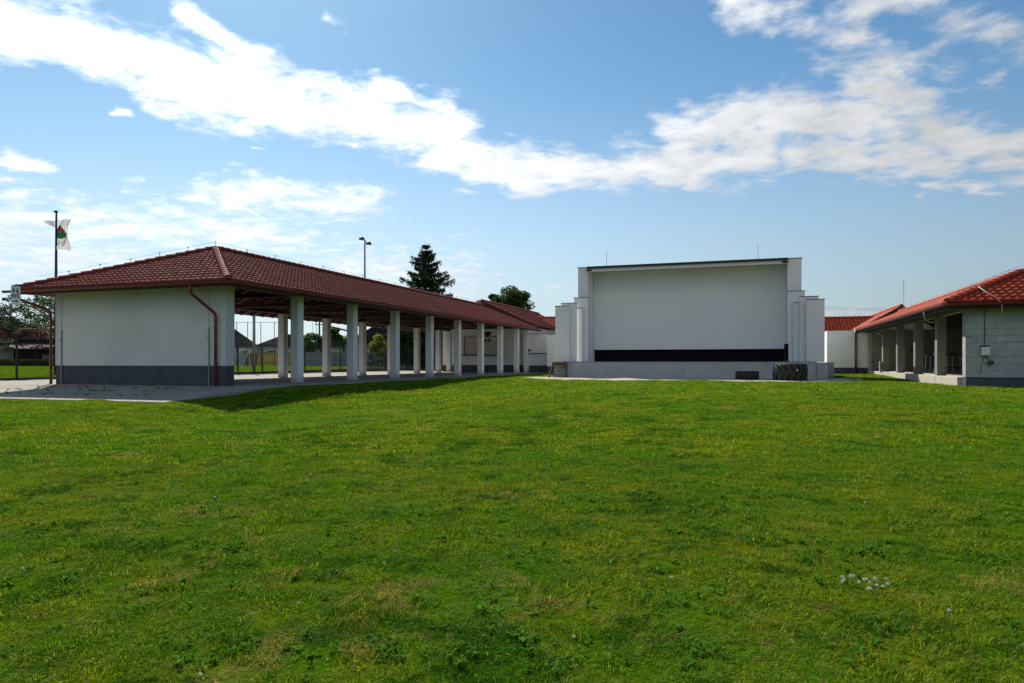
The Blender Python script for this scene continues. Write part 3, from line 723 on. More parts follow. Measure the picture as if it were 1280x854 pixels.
part('foot', MB().box(-.16, .16, -.15, .16, 0, .04), M['black'], LS, local=True)
# wooden steps
SP = thing('wooden_steps', 'short wooden steps with brown top board leaning at the stage end', 'steps', (-10.5, 39.3, -.10))
for sx in (-.40, .40):
    part('stringer', MB().bar((sx, -.55, 0), (sx, .42, .86), .05, .16).box(sx - .025, sx + .025, .50, .58, 0, .84), M['wood'], SP, local=True)
for k in range(4):
    z = .18 + k * .19; y = -.40 + k * .215
    part('tread', MB().box(-.372, .372, y, y + .25, z, z + .035), M['plinth'], SP, local=True)
part('top_board', MB().box(-.43, .43, .30, .62, .862, .92).box(-.43, .43, .29, .325, .74, .861), mat('brown_board', (.16, .06, .025), (.11, .04, .02), 6, .6), SP, local=True)

# tyres lying flat on the gravel
def make_tyre(name, label, D, H, loc, group, lugs=18):
    t = thing(name, label, 'tyre', loc, R(20), group)
    ro = D / 2; ri = D * .27; b = .07 * D
    prof = [(ri, H * .16), (ri + b, H * .03), (ro * .80, 0), (ro * .90, H * .06), (ro * .945, H * .2), (ro * .955, H * .5), (ro * .945, H * .8), (ro * .90, H * .94), (ro * .80, H), (ri + b, H * .97), (ri, H * .84), (ri - .02, H * .8), (ri - .02, H * .2)]
    part('carcass', MB().lathe(prof, 48), M['rubber'], t, local=True, smooth=True)
    mb = MB()
    for k in range(lugs):
        for sg in (0, 1):
            a0 = 2 * math.pi * (k + .5 * sg) / lugs; a1 = a0 + .26
            z0, z1 = (H * .02, H * .56) if sg == 0 else (H * .98, H * .44)
            q = []
            for j in range(5):
                u = j / 4; a = a0 + (a1 - a0) * u; z = z0 + (z1 - z0) * u
                for rr, w in ((ro * .94, .07), (ro * 1.01, .045)):
                    for s in (-1, 1): q.append((rr * (1 - .06 * (2 * abs(z / H - .5)) ** 3) * math.cos(a + s * w), rr * (1 - .06 * (2 * abs(z / H - .5)) ** 3) * math.sin(a + s * w), z))
            fs = []
            for j in range(4):
                o = 4 * j
                fs += [(o + 2, o + 3, o + 7, o + 6), (o, o + 2, o + 6, o + 4), (o + 1, o + 5, o + 7, o + 3)]
            fs += [(0, 1, 3, 2), (16, 18, 19, 17)]
            mb.add(q, fs)
    part('tread_lugs', mb, M['lug'], t, local=True)
    return t
ty = make_tyre('tractor_tyre', 'huge tractor tyre lying flat before the stage right end', 1.58, .84, (1.93, 36.3, -.10), 'tyres lying before the stage', 16)
part('white_mark', MB().box(-.02, .05, -.80, -.785, .5, .57), M['paint_white'], ty, local=True)
make_tyre('tractor_tyre', 'smaller flat black tyre lying on the gravel left of the huge tyre', 1.14, .44, (-.04, 37.0, -.08), 'tyres lying before the stage', 14)

# ------------------------------------------------------------------ right pavilion
QX0, QX1, QY0, QY1, QZ = 6.75, 13.35, 28.55, 54.8, 2.93
QW = (QX1 - QX0) / 2; QR = QX0 + QW; QRZ = QZ + QW * .41; QS = math.hypot(QW, QRZ - QZ)
RP = thing('open_pavilion', 'unfinished concrete block pavilion with bright red tiled roof on the right', 'pavilion', (10, 29.1, .2))
part('floor_slab', MB().box(7.36, 12.9, 29.8, 50.0, -.4, .25), mat('pale_slab_concrete', (.50, .455, .38), (.42, .385, .32), 1.5, .92, .004, 50, .2, wear=((.22, .2, .16), (1.5, 1.5, 2), .58, .76)), RP, .02)
part('block_wall', MB().box(7.45, 12.9, 29.1, 29.5, .26, 2.62), M['block'], RP, .01)
part('ring_beam', MB().box(7.455, 12.895, 29.11, 29.49, 2.622, 2.86), M['block_top'], RP, .008)
part('plinth', MB().box(7.47, 12.9, 29.13, 29.5, -.4, .258), M['plinth'], RP)
part('back_wall', MB().box(12.55, 12.9, 29.52, 50.0, .255, 2.85), M['concrete'], RP)
part('end_wall', MB().box(7.45, 12.5, 49.3, 49.65, .255, 2.85), M['concrete'], RP, .01)
for Y in (33.1, 37.1, 41.2, 45.35):
    part('column', MB().box(7.45, 7.79, Y, Y + .40, .255, 2.70), M['concrete'], RP, .012)
part('roof_beam', MB().box(7.47, 7.77, 29.51, 49.65, 2.702, 2.86), M['concrete'], RP)
LQ = QY1 - QY0
tile_plane('roof', (QX0, QY1, QZ), (0, -1, 0), (QW, 0, QRZ - QZ), LQ, QS, M['tile_red'], RP, right=lambda s: LQ - s / QS * QW)
tile_plane('roof', (QX0, QY0, QZ), (1, 0, 0), (0, QW, QRZ - QZ), 2 * QW, QS, M['tile_red'], RP, left=lambda s: s / QS * QW, right=lambda s: 2 * QW - s / QS * QW)
tile_plane('roof', (QX1, QY0, QZ), (0, 1, 0), (-QW, 0, QRZ - QZ), LQ, QS, M['tile_red'], RP, left=lambda s: s / QS * QW, ns=3)
qa = (QR, QY0 + QW, QRZ + .06)
mb = MB(); cap_run(mb, (QX0, QY0, QZ + .05), qa); cap_run(mb, (QX1, QY0, QZ + .05), qa); cap_run(mb, (QR, QY1, QRZ + .06), qa)
part('ridge_cap', mb, M['tile_red'], RP)
mb = MB()
f1, f2, f3, f4 = (QX0 - .02, QY0 - .02, QZ - .03), (QX0 - .02, QY1, QZ - .03), (QX1 + .02, QY1, QZ - .03), (QX1 + .02, QY0 - .02, QZ - .03)
h1, h2 = (QR, QY0 + QW, QRZ - .03), (QR, QY1, QRZ - .03)
mb.sheet([f2, f1, h1, h2], .06).sheet([f4, f3, h2, h1], .06).sheet([f1, f4, h1], .06)
part('roof_deck', mb, M['soffit'], RP)
mb = MB().box(QX0, QX1, QY0 - .015, QY0 + .015, QZ - .24, QZ - .03).box(QX0 - .015, QX0 + .015, QY0 + .02, QY1, QZ - .24, QZ - .03).box(QX0 + .02, 7.6, QY0 + .02, QY1, QZ - .20, QZ - .17).box(QX0 + .02, QX1, QY0 + .02, 29.1, QZ - .20, QZ - .17)
part('fascia', mb, M['soffit'], RP)
mb = MB(); gutter(mb, (QX0 - .09, QY0 - .05, QZ - .05), (QX0 - .09, QY1, QZ - .05)); part('gutter', mb, M['pipe'], RP)
mb = MB(); gutter(mb, (QX0, QY0 - .09, QZ - .05), (QX1, QY0 - .09, QZ - .05)); part('gutter', mb, M['pipe'], RP)
part('gutter_outlet', MB().tube(bend([(QX0 - .09, 31.6, QZ - .1), (QX0 - .09, 31.6, QZ - .38), (QX0 + .12, 31.75, QZ - .55), (QX0 + .32, 31.8, QZ - .5)]), .024, 8), M['cream_pipe'], RP, smooth=True)
part('lightning_wire', MB().tube([(QR, QY1, QRZ + .27), (QR, QY0 + QW, QRZ + .27), (QX0 + .4, QY0 + .4, QZ + .43)], .007, 5), M['galv'], RP)
for k in range(1, 7):
    p = Vector((QR, QY0 + QW + k * 3.2, QRZ + .25)); part('wire_holder', MB().tube([p - Vector((0, 0, .17)), p + Vector((0, 0, .03))], .012, 5), M['galv'], RP)
part('lightning_rod', MB().tube([(QR - 1.5, 45.5, 3.6), (QR - 1.5, 45.5, 5.6)], .012, 6), M['galv'], RP)
CB = single('white_cable', MB().tube(bend([(7.9, 29.3, QZ + .62), (8.0, 28.85, QZ + .38), (8.25, 28.5, QZ + .12), (8.38, 28.42, QZ - .1), (8.36, 28.4, QZ - .42)], .2), .009, 6), M['paint_white'], 'white cable trailing over the eave of the block pavilion', 'cable', (8.36, 28.4, 2.5), smooth=True)
BX = thing('meter_box', 'small white electric box on the concrete block wall with black cable', 'electric box', (8.05, 29.0, 1.05))
part('cabinet', MB().box(-.13, .13, -.03, .095, 0, .3), M['paint_white'], BX, .01, local=True)
part('cable', MB().tube([(-.02, .07, .3), (-.01, .08, .9), (-.03, .085, 1.75)], .012, 6).tube(bend([(.02, .07, 0), (.12, .06, -.16), (.22, .07, -.3), (.10, .06, -.42), (.02, .07, -.25)], .1), .010, 6).tube(bend([(-.03, .08, 0), (-.1, .07, -.35), (-.15, .08, -.7)], .1), .008, 6).box(.1, .26, .05, .09, -.32, -.2), M['black'], BX, local=True)
part('patch', MB().box(-.17, .16, .09, .097, .3, .36), M['plinth'], BX, local=True)
# things in the right pavilion
def table(x, y, label, rz):
    t = thing('high_table', label, 'table', (x, y, .25), rz, 'dark high tables in the block pavilion')
    part('tabletop', MB().box(-.62, .62, -.35, .35, .88, .98), M['black'], t, .01, local=True)
    for sx in (-1, 1):
        for sy in (-1, 1): part('leg', MB().bar((sx * .5, sy * .26, .88), (sx * .55, sy * .3, 0), .06, .06, (0, 1, 0)), M['galv'], t, local=True)
    part('crossbar', MB().bar((-.52, 0, .3), (.52, 0, .3), .05, .05), M['black'], t, local=True)
table(9.2, 40.4, 'dark high table seen between the two middle concrete columns', R(10))
table(8.9, 37.4, 'dark high table behind the second concrete column from the front', R(-5))
HP = thing('water_pump', 'dark pump unit on thin stand deep in the block pavilion', 'pump', (9.0, 45.2, .25))
part('stand', MB().tube([(0, 0, 0), (0, 0, 1.0)], .04, 8).box(-.2, .2, -.2, .2, 0, .04), M['black'], HP, local=True)
part('body', MB().box(-.18, .18, -.15, .15, 1.0, 1.42).tube([(.0, 0, 1.42), (.0, 0, 1.6), (.25, 0, 1.62)], .04, 8), M['black'], HP, .03, local=True)
for k in range(3):
    single('concrete_block', MB().box(7.30 - .02 * (k % 2), 7.447 + .0, 45.36, 45.72, .255 + .2 * k, .452 + .2 * k), M['concrete'],
           ('pale loose concrete block lowest of the stack by the far column', 'pale loose concrete block in the middle of the stack by the far column', 'pale loose concrete block topmost of the stack by the far column')[k], 'block', (7.4, 45.5, .255 + .2 * k), 'loose blocks by the far column', .01)
WLP = thing('wall_lamp', 'white lamp fixed high on the farthest concrete column', 'lamp', (7.42, 45.35, 2.45))
part('arm', MB().bar((.03, 0, .02), (-.16, -.05, .06), .03, .03), M['galv'], WLP, local=True)
part('shade', MB().lathe([(.02, .06), (.10, .0), (.09, -.02), (.01, .03)], 16, c=(-.2, -.06, .0)), M['paint_white'], WLP, local=True)

# gabled house behind the right pavilion and the two long houses behind the stage
def gable_house(name, label, x0, x1, y0, y1, ze, zr, tiles, ridge='y', wall=None, loc=None, cap=True):
    wall = wall or M['white']
    cx, cy = (x0 + x1) / 2, (y0 + y1) / 2
    t = thing(name, label, 'house', loc or (cx, y0, 0))
    if ridge == 'y':
        w = (x1 - x0) / 2; s = math.hypot(w, zr - ze)
        tile_plane('roof', (x1, y0, ze), (0, 1, 0), (-w, 0, zr - ze), y1 - y0, s, tiles, t, ns=4)
        tile_plane('roof', (x0, y1, ze), (0, -1, 0), (w, 0, zr - ze), y1 - y0, s, tiles, t, ns=4)
        mb = MB().sheet([(x1, y0, ze - .03), (x1, y1, ze - .03), (cx, y1, zr - .03), (cx, y0, zr - .03)], .12).sheet([(x0, y1, ze - .03), (x0, y0, ze - .03), (cx, y0, zr - .03), (cx, y1, zr - .03)], .12)
        A, B = (cx, y1, zr + .05), (cx, y0, zr + .05)
        gx0, gx1 = x0 + .5, x1 - .5
        wl = MB().box(gx0, gx1, y0 + .4, y1 - .4, -.3, ze - .05)
        for yy in (y0 + .42, y1 - .62):
            zt = zr - .2
            wl.add([(gx0, yy, ze - .05), (gx1, yy, ze - .05), (cx, yy, zt), (gx0, yy + .2, ze - .05), (gx1, yy + .2, ze - .05), (cx, yy + .2, zt)], [(0, 1, 2), (5, 4, 3), (1, 4, 5, 2), (3, 0, 2, 5)])
    else:
        w = (y1 - y0) / 2; s = math.hypot(w, zr - ze)
        tile_plane('roof', (x0, y0, ze), (1, 0, 0), (0, w, zr - ze), x1 - x0, s, tiles, t, ns=4)
        tile_plane('roof', (x1, y1, ze), (-1, 0, 0), (0, -w, zr - ze), x1 - x0, s, tiles, t, ns=4)
        mb = MB().sheet([(x0, y0, ze - .03), (x1, y0, ze - .03), (x1, cy, zr - .03), (x0, cy, zr - .03)], .12).sheet([(x1, y1, ze - .03), (x0, y1, ze - .03), (x0, cy, zr - .03), (x1, cy, zr - .03)], .12)
        A, B = (x0, cy, zr + .05), (x1, cy, zr + .05)
        wl = MB().box(x0 + .4, x1 - .4, y0 + .5, y1 - .5, -.3, ze - .05)
        for xx in (x0 + .42, x1 - .62):
            zt = zr - .2
            wl.add([(xx, y0 + .5, ze - .05), (xx, y1 - .5, ze - .05), (xx, cy, zt), (xx + .2, y0 + .5, ze - .05), (xx + .2, y1 - .5, ze - .05), (xx + .2, cy, zt)], [(2, 1, 0), (3, 4, 5), (2, 5, 4, 1), (5, 2, 0, 3)])
    part('wall', wl, wall, t); part('roof_deck', mb, M['timber'], t)
    if cap: mb = MB(); cap_run(mb, A, B); part('ridge_cap', mb, tiles, t)
    return t
gable_house('gabled_house', 'white house with bright red gable roof behind the block pavilion', 7.2, 13.2, 55.0, 70, 3.0, 4.75, M['tile_red'])
gable_house('long_house', 'long low house with red roof glimpsed between pavilion and stage on the left', -22, -8, 60, 66, 3.85, 4.95, M['tile_red'], 'x')
rr_ = gable_house('long_house', 'long low house with bright red roof behind the white wall right of the stage', 5.2, 15, 60, 65, 3.25, 4.4, M['tile_red'], 'x')
mb = MB(); gutter(mb, (5.1, 59.92, 3.2), (15, 59.92, 3.2)); part('gutter', mb, M['black'], rr_)
# ------------------------------------------------------------------ fence along the sports field
FX = -31.3
FN = thing('mesh_fence', 'dark green welded mesh fence with posts along the sports field', 'fence', (FX, 8.2, 0))
def fz(y): return .0 if y < 23 else .0 + .0065 * (y - 23)
post_me = MB().box(-.035, .035, -.035, .035, -.1, 2.0).box(-.042, .042, -.042, .042, 2.0, 2.03)
pan = MB()
for k in range(25): pan.box(-.003, .003, .04 + k * .0965 - .0025, .04 + k * .0965 + .0025, .06, 1.92)
for k in range(10): pan.box(.0035, .010, .04, 2.36, .08 + k * .2 - .004, .08 + k * .2 + .004)
kerb = MB().box(-.05, .05, .045, 2.355, -.3, .10)
p0 = q0 = k0 = None
for i in range(23):
    y = 8.2 + 2.4 * i
    if p0 is None:
        p0 = part('post', post_me, M['fence'], FN, local=True); q0 = part('mesh_panel', pan, M['fence'], FN, local=True); k0 = part('kerb_board', kerb, M['plinth'], FN, local=True)
        trio = (p0, q0, k0)
    else:
        trio = []
        for s in (p0, q0, k0):
            c = s.copy(); COL.objects.link(c); c.parent = FN; trio.append(c)
    for c in trio: c.location = (0, y - 8.2, fz(y))

# ------------------------------------------------------------------ trees
def tube_np(mb, a, b, r0, r1, n=6, wob=.0):
    a = Vector(a); b = Vector(b); L = (b - a).length
    pts = [a.lerp(b, t / 3) + Vector((random.uniform(-1, 1), random.uniform(-1, 1), random.uniform(-.5, .5))) * (wob * L * (0 < t < 3)) for t in range(4)]
    mb.tube(pts, [r0 + (r1 - r0) * t / 3 for t in range(4)], n)
def leaves(C, size, r, aspect=.6, droop=0.0):
    """one folded leaf quad at every point of C"""
    n = len(C)
    a = r.normal(size=(n, 3)); a[:, 2] = a[:, 2] * .6 - droop; a /= np.linalg.norm(a, axis=1, keepdims=True)
    b = np.cross(a, r.normal(size=(n, 3))); b /= np.linalg.norm(b, axis=1, keepdims=True)
    s = size * r.uniform(.6, 1.35, (n, 1))
    V = np.stack([C - a * s, C + b * s * aspect, C + a * s, C - b * s * aspect], 1).reshape(-1, 3)
    return V, np.arange(4 * n).reshape(n, 4)
def tree(name, label, loc, h, rad, base, material, seed, n_leaf=14000, lsize=.11, blobs=34, group=None, bark=None, shape=1.0, hollow=.35, droop=0.0, bsize=.30):
    r = np.random.default_rng(seed); random.seed(seed)
    t = thing(name, label, 'tree', loc, 0, group)
    mb = MB(); bk = bark or M['bark']
    lean = Vector((r.uniform(-.3, .3), r.uniform(-.3, .3), 0))
    tip = Vector((0, 0, h * .86)) + lean
    mb.tube([(0, 0, -.2), (0.03, 0, .3), tuple(lean * .4 + Vector((0, 0, h * .45))), tuple(tip)], [h * .026, h * .020, h * .013, h * .004], 8)
    cs = []; cr = []
    while len(cs) < blobs:
        q = r.uniform(-1, 1, 3); d = np.linalg.norm(q)
        if d > 1 or d < hollow: continue
        z = base + (h - base) * (q[2] * .5 + .5)
        k = 1.0 if q[2] < 0 else (1 - .25 * q[2] * shape)
        cs.append(np.array([q[0] * rad * k + lean.x * .5, q[1] * rad * k + lean.y * .5, z])); cr.append(rad * bsize * r.uniform(.6, 1.25))
    for c in cs:
        zz = max(base * .5, c[2] - np.hypot(c[0], c[1]) * .7); a = Vector((lean.x * zz / h, lean.y * zz / h, min(zz, h * .8)))
        tube_np(mb, a, c, h * .009, h * .002, 5, .05)
    part('trunk', mb, bk, t, smooth=True, local=True)
    per = n_leaf // blobs; P = []
    for c, q in zip(cs, cr):
        d = r.normal(size=(per, 3)); d /= np.linalg.norm(d, axis=1, keepdims=True)
        rr = q * r.uniform(.15, 1.0, (per, 1)) ** .55
        P.append(c + d * rr * np.array([1.1, 1.1, .75]))
    V, F = leaves(np.concatenate(P), lsize, r, droop=droop)
    np_mesh('crown', V, F, t, material)
    return t
def spruce(label, loc, h, rad, seed, density=1.0):
    r = np.random.default_rng(seed); random.seed(seed)
    t = thing('conifer', label, 'tree', loc)
    mb = MB(); mb.tube([(0, 0, -.2), (.05, 0, h * .4), (0, .05, h * .98)], [h * .022, h * .013, h * .002], 8)
    P = []
    z = h * .10
    while z < h * .985:
        f = 1 - z / h
        nb = int(r.integers(5, 8)); a0 = r.uniform(0, 6.28)
        for k in range(nb):
            a = a0 + 6.283 * k / nb + r.uniform(-.3, .3)
            L = rad * (f ** .88) * r.uniform(.5, 1.15) + .12
            rise = .28 * L * (1.0 if f < .35 else .4)
            end = Vector((math.cos(a) * L, math.sin(a) * L, z + rise - .18 * L * f)); st = Vector((0, 0, z))
            md = st.lerp(end, .55) + Vector((0, 0, -.08 * L))
            mb.tube([st, md, end], [h * .005, h * .0035, h * .001], 4)
            m = max(6, int(L * 46 * density)); u = r.uniform(.12, 1.03, m)
            B = np.array([(st * (1 - w) ** 2 + md * 2 * w * (1 - w) + end * w * w)[:] for w in u])
            wd = (.30 * L * (1.08 - u) * .55 + .10)[:, None]
            sd = np.array([-math.sin(a), math.cos(a), 0]) * r.normal(0, 1, (m, 1)) * wd
            B = B + sd; B[:, 2] -= np.abs(r.normal(0, .10 + .05 * L, m))
            P.append(B)
        z += h * r.uniform(.028, .045)
    P.append(np.array([[0, 0, h * q] for q in np.linspace(.9, 1.0, 14)]) + r.normal(0, .05, (14, 3)))
    part('trunk', mb, M['bark'], t, local=True, smooth=True)
    C = np.concatenate(P); C = np.repeat(C, 3, 0) + r.normal(0, .07, (len(C) * 3, 3))
    V, F = leaves(C, .13, r, .34, .5)
    np_mesh('crown', V, F, t, M['spruce'])
    return t
spruce('tall broad conifer rising behind the long brown roof', (-32.9, 68.1, 0.15), 13.4, 7.4, 5, 1.1)
tree('broadleaf_tree', 'dark dense tree with lumpy top behind the gabled house', (-24.6, 71.5, 0), 9.2, 2.6, 3.0, M['leaf_dark'], 11, 16000, .12, 30, bsize=.36, hollow=.2)
tree('broadleaf_tree', 'dark narrow tree close beside the lumpy tree behind the gabled house', (-26.6, 71.6, 0), 8.5, 1.5, 3.0, M['leaf_dark'], 12, 8000, .12, 16, bsize=.40)
tree('birch_tree', 'airy pale birch behind the far brown roofed shed on the left', (-79.5, 62.5, .5), 9.1, 4.2, 3.2, M['leaf_birch'], 21, 4600, .13, 54, bark=M['birch_bark'], hollow=.3, droop=.6, bsize=.2)
tree('birch_tree', 'pale birch cut by the left picture edge', (-84.5, 60.5, .5), 8.7, 3.6, 3.0, M['leaf_birch'], 22, 4000, .13, 46, bark=M['birch_bark'], hollow=.3, droop=.6, bsize=.2)
for i, (x, y, hh, rr) in enumerate(((-76.5, 68.5, 6.9, 2.6), (-73.5, 71.5, 7.2, 3.0), (-70.5, 74, 7.0, 2.8), (-88, 64, 5.6, 3.0))):
    tree('garden_tree', ('dark green tree right of the airy birch', 'dark green tree behind the shed, near the downpipe', 'dark green tree hidden mostly by the white end wall', 'dark green tree beneath the birches at the left edge')[i], (x, y, .5), hh, rr, 1.6, M['leaf_dark'], 30 + i, 7000, .16, 24, 'dark garden trees on the left', hollow=.1, bsize=.4)
for i, (px, d, hh, rr, m_) in enumerate(((391, 105, 4.6, 2.2, 'leaf_mid'), (418, 110, 6.1, 1.8, 'leaf_dark'), (427, 112, 5.2, 2.6, 'leaf_mid'))):
    s = (px - 640) / 870; c, sn = math.cos(YAW), math.sin(YAW)
    tree('garden_tree', ('low green tree beside the utility pole beyond the field', 'darker green tree between two middle columns beyond the field', 'light green tree before dark roofs beyond the field')[i], ((s * c - sn) * d, (s * sn + c) * d, .6), hh, rr, .8, M[m_], 50 + i, 6000, .16, 20, 'garden trees beyond the field', hollow=.1, bsize=.42)
def at(px, d):
    s = (px - 640) / 870; c, sn = math.cos(YAW), math.sin(YAW)
    return ((s * c - sn) * d, (s * sn + c) * d)
x, y = at(473, 68); tree('young_tree', 'small bright yellow green tree before the grey house', (x, y, .25), 3.1, .85, 1.2, M['leaf_yellow'], 61, 3500, .09, 16, hollow=.1, bsize=.45)
x, y = at(482, 70); tree('young_tree', 'second small yellow green tree half hidden by a column', (x, y, .25), 2.5, .6, 1.1, M['leaf_yellow'], 62, 2000, .09, 10, hollow=.1, bsize=.45)
for i, (px, d, hh, rr) in enumerate(((508, 72, 4.6, 1.6), (532, 75, 4.8, 1.8), (556, 78, 4.6, 1.7), (572, 82, 4.6, 1.8))):
    x, y = at(px, d)
    tree('garden_tree', ('dark tree behind the mesh fence, right of the grey house', 'dark tree behind the mesh fence between third and fourth columns', 'dark tree behind the mesh fence near the fifth column', 'dark tree behind the mesh fence beside the gabled house')[i], (x, y, .25), hh, rr, .8, M['leaf_dark'], 70 + i, 6000, .13, 20, 'dark trees behind the mesh fence', hollow=.1, bsize=.42)
x, y = at(1054, 95); tree('garden_tree', 'treetop showing above the red long roof right of the stage', (x, y, 0), 6.9, 1.3, 1.5, M['leaf_mid'], 81, 4000, .13, 16, hollow=.1, bsize=.42)
for i, px in enumerate((1040, 1068)):
    x, y = at(px, 80); tree('garden_tree', ('tip of a small tree peeping over the left end of the red long roof', 'tip of a small tree peeping over the right end of the red long roof')[i], (x, y, 0), 5.5, .55, 1.5, M['leaf_mid'], 83 + i, 1500, .1, 8, 'small trees behind the red long roof', hollow=.1, bsize=.45)
x, y = at(720, 130)

# ------------------------------------------------------------------ houses and walls beyond the field
def field_z(x, y): return float(ground_z(np.array(x), np.array(y)))
WIN = mat('window_glass', (.03, .035, .04), rough=.1)
M['cream'] = mat('cream_render', (.50, .47, .40), (.43, .40, .34), 1.2, .9)
M['boards'] = mat('orange_brown_boards', (.20, .075, .03), (.13, .05, .022), 3, .8)
M['shade'] = mat('dark_boards', (.03, .024, .02), (.02, .016, .014), 3, .9)
def far_house(name, label, px0, px1, d, ytop, yeave, tiles, wall, deep=8.0, hip=True, windows=(), group=None, extra=None):
    """a house facing the camera side; px0..px1 give its eave width, d its distance"""
    c = at((px0 + px1) / 2, d); w = (px1 - px0) / 870 * d; gz = field_z(*c)
    zt = .8 + (453 - ytop) / 870 * d - gz; ze = .8 + (453 - yeave) / 870 * d - gz
    rz = math.atan2(c[1], c[0]) - math.pi / 2
    t = thing(name, label, 'house', (c[0], c[1], gz), rz, group)
    x0, x1, y0, y1 = -w / 2, w / 2, 0, deep
    part('wall', MB().box(x0 + .4, x1 - .4, .4, deep - .4, -.4, ze), wall, t, local=True)
    mb = MB()
    hw = deep / 2; i = min(hw, w / 2 - .1) if hip else 0
    a, b, c_, d_ = (x0, y0, ze), (x1, y0, ze), (x1, y1, ze), (x0, y1, ze); e, f = (x0 + i, hw, zt), (x1 - i, hw, zt)
    mb.add([a, b, c_, d_, e, f], [(0, 1, 5, 4), (1, 2, 5), (2, 3, 4, 5), (3, 0, 4), (0, 3, 2, 1)])
    rows = MB()
    for k in range(1, int(hw / .34)):
        u = k * .34 / hw
        pa = Vector(a).lerp(Vector(e), u) + Vector((0, 0, .012)); pb = Vector(b).lerp(Vector(f), u) + Vector((0, 0, .012))
        rows.bar(pa, pb, .05, .035)
    rf = part('roof', mb, tiles, t, local=True)
    part('tile_course', rows, tiles, rf, local=True)
    for (wx, wz, ww, wh) in windows:
        wn = part('window', MB().box(x0 + wx, x0 + wx + ww, .34, .40, wz, wz + wh), M['paint_white'], t, local=True)
        part('pane', MB().box(x0 + wx + .08, x0 + wx + ww - .08, .325, .338, wz + .08, wz + wh - .08), WIN, wn, local=True)
    if extra: extra(t, x0, x1, ze, zt)
    return t
def shed_extra(t, x0, x1, ze, zt):
    part('porch_roof', MB().add([(x0, -2.6, 1.95), (x1 - .9, -2.6, 1.95), (x1, -.02, 2.65), (x0, -.02, 2.65), (x0, -2.6, 1.87), (x1 - .9, -2.6, 1.87), (x1, -.02, 2.57), (x0, -.02, 2.57)],
         [(0, 1, 2, 3), (7, 6, 5, 4), (0, 4, 5, 1), (1, 5, 6, 2), (2, 6, 7, 3), (3, 7, 4, 0)]), M['tile_old'], t, local=True)
    for k in range(5):
        px = x0 + .3 + k * (x1 - x0 - 1.6) / 4
        part('porch_post', MB().box(px - .06, px + .06, -2.45, -2.33, -.4, 1.86), M['shade'], t, local=True)
    part('board_rail', MB().box(x0, x1 - .4, -2.32, -2.28, .05, .72), M['boards'], t, local=True)
    part('low_wall', MB().box(x0 + (x1 - x0) * .5, x1 - .6, -.08, -.02, .75, 1.25), M['cream'], t, local=True)
far_house('shed_house', 'dark brown roofed shed with porch and boards on the far left', 5, 100, 84, 409, 424.5, mat('dark_brown_tile', (.11, .034, .026), (.075, .024, .02), 3, .9, spec=.1), M['shade'], 7, False, extra=shed_extra)
far_house('brown_house', 'house with lighter brown hip roof at the left picture edge', -70, 13, 80, 410, 425, M['tile_old'], M['cream'], 7.5, True)
far_house('grey_house', 'house with steep dark roof and cream wall seen in the first bay', 235, 322, 100, 402, 433, M['tile_grey'], M['cream'], 9, True, [(5.2, .8, 1.2, 1.3), (7.6, .8, 1.2, 1.3)])
far_house('grey_house', 'wide house with dark grey hip roof behind the yellow fence', 318, 402, 104, 416.5, 433.5, M['tile_grey'], M['cream'], 9, True, [(2.0, .9, 1.3, 1.2), (6.0, .9, 1.3, 1.2)])
far_house('grey_house', 'low dark roofed outbuilding behind the concrete panel fence', 402, 432, 98, 427, 434, M['tile_grey'], M['cream'], 5, False)
far_house('grey_house', 'big grey roofed house seen behind the yellow green tree', 428, 520, 92, 402, 430, M['tile_grey'], mat('blue_grey_render', (.20, .22, .26), (.17, .19, .23), 1, .9), 10, True, [(3.5, .9, 1.1, 1.2), (5.6, .9, 1.1, 1.2)])
# walls round the field
def run_wall(name, label, pa, pb, z0h, h, m, cap=True, cat='fence'):
    A = Vector((*at(*pa), 0)); B = Vector((*at(*pb), 0)); ga = field_z(A.x, A.y); gb = field_z(B.x, B.y)
    t = thing(name, label, cat, (A.x, A.y, ga))
    u = (B - A).normalized(); nrm = Vector((-u.y, u.x, 0)) * .06
    def slab(z0, z1, k=1.0):
        q = [A - nrm * k, B - nrm * k, B + nrm * k, A + nrm * k]; g = [ga, gb, gb, ga]
        return MB().add([(p.x, p.y, gg + z0) for p, gg in zip(q, g)] + [(p.x, p.y, gg + z1) for p, gg in zip(q, g)], [(0, 3, 2, 1), (4, 5, 6, 7), (0, 1, 5, 4), (1, 2, 6, 5), (2, 3, 7, 6), (3, 0, 4, 7)])
    part('panel', slab(-.5, h), m, t)
    if cap: part('coping', slab(h + .002, h + .18, 2.0), M['concrete'], t)
    return t
run_wall('board_fence', 'green painted fence panel beyond the field, leftmost seen under the roof', (284, 86), (297.5, 86), 0, 1.5, mat('green_board', (.06, .22, .04), (.04, .15, .03), 2, .8), False)
run_wall('board_fence', 'blue green fence panel beyond the field beside the small goal', (297.7, 86), (307, 86), 0, 1.5, mat('teal_board', (.08, .24, .22), (.06, .18, .17), 2, .7), False)
run_wall('board_fence', 'brown board fence panel beyond the field behind the small goal', (307.2, 86), (322, 86), 0, 1.45, mat('brown_fence_board', (.15, .09, .035), (.10, .06, .03), 2, .8))
run_wall('board_fence', 'mustard yellow painted fence panel beyond the field', (322.2, 86), (377, 86), 0, 1.45, mat('yellow_board', (.52, .32, .015), (.38, .24, .014), 2, .8))
run_wall('panel_fence', 'grey concrete panel fence beyond the field', (377.2, 86), (545, 80), 0, 1.5, M['panel_wall'])
run_wall('hedge', 'low dark hedge along the far side of the field on the left', (-40, 78), (110, 78), 0, .35, M['leaf_dark'], False, 'hedge')
hv = np.random.default_rng(9); A = np.array([*at(-45, 77.5), .55]); B = np.array([*at(115, 77.5), .55])
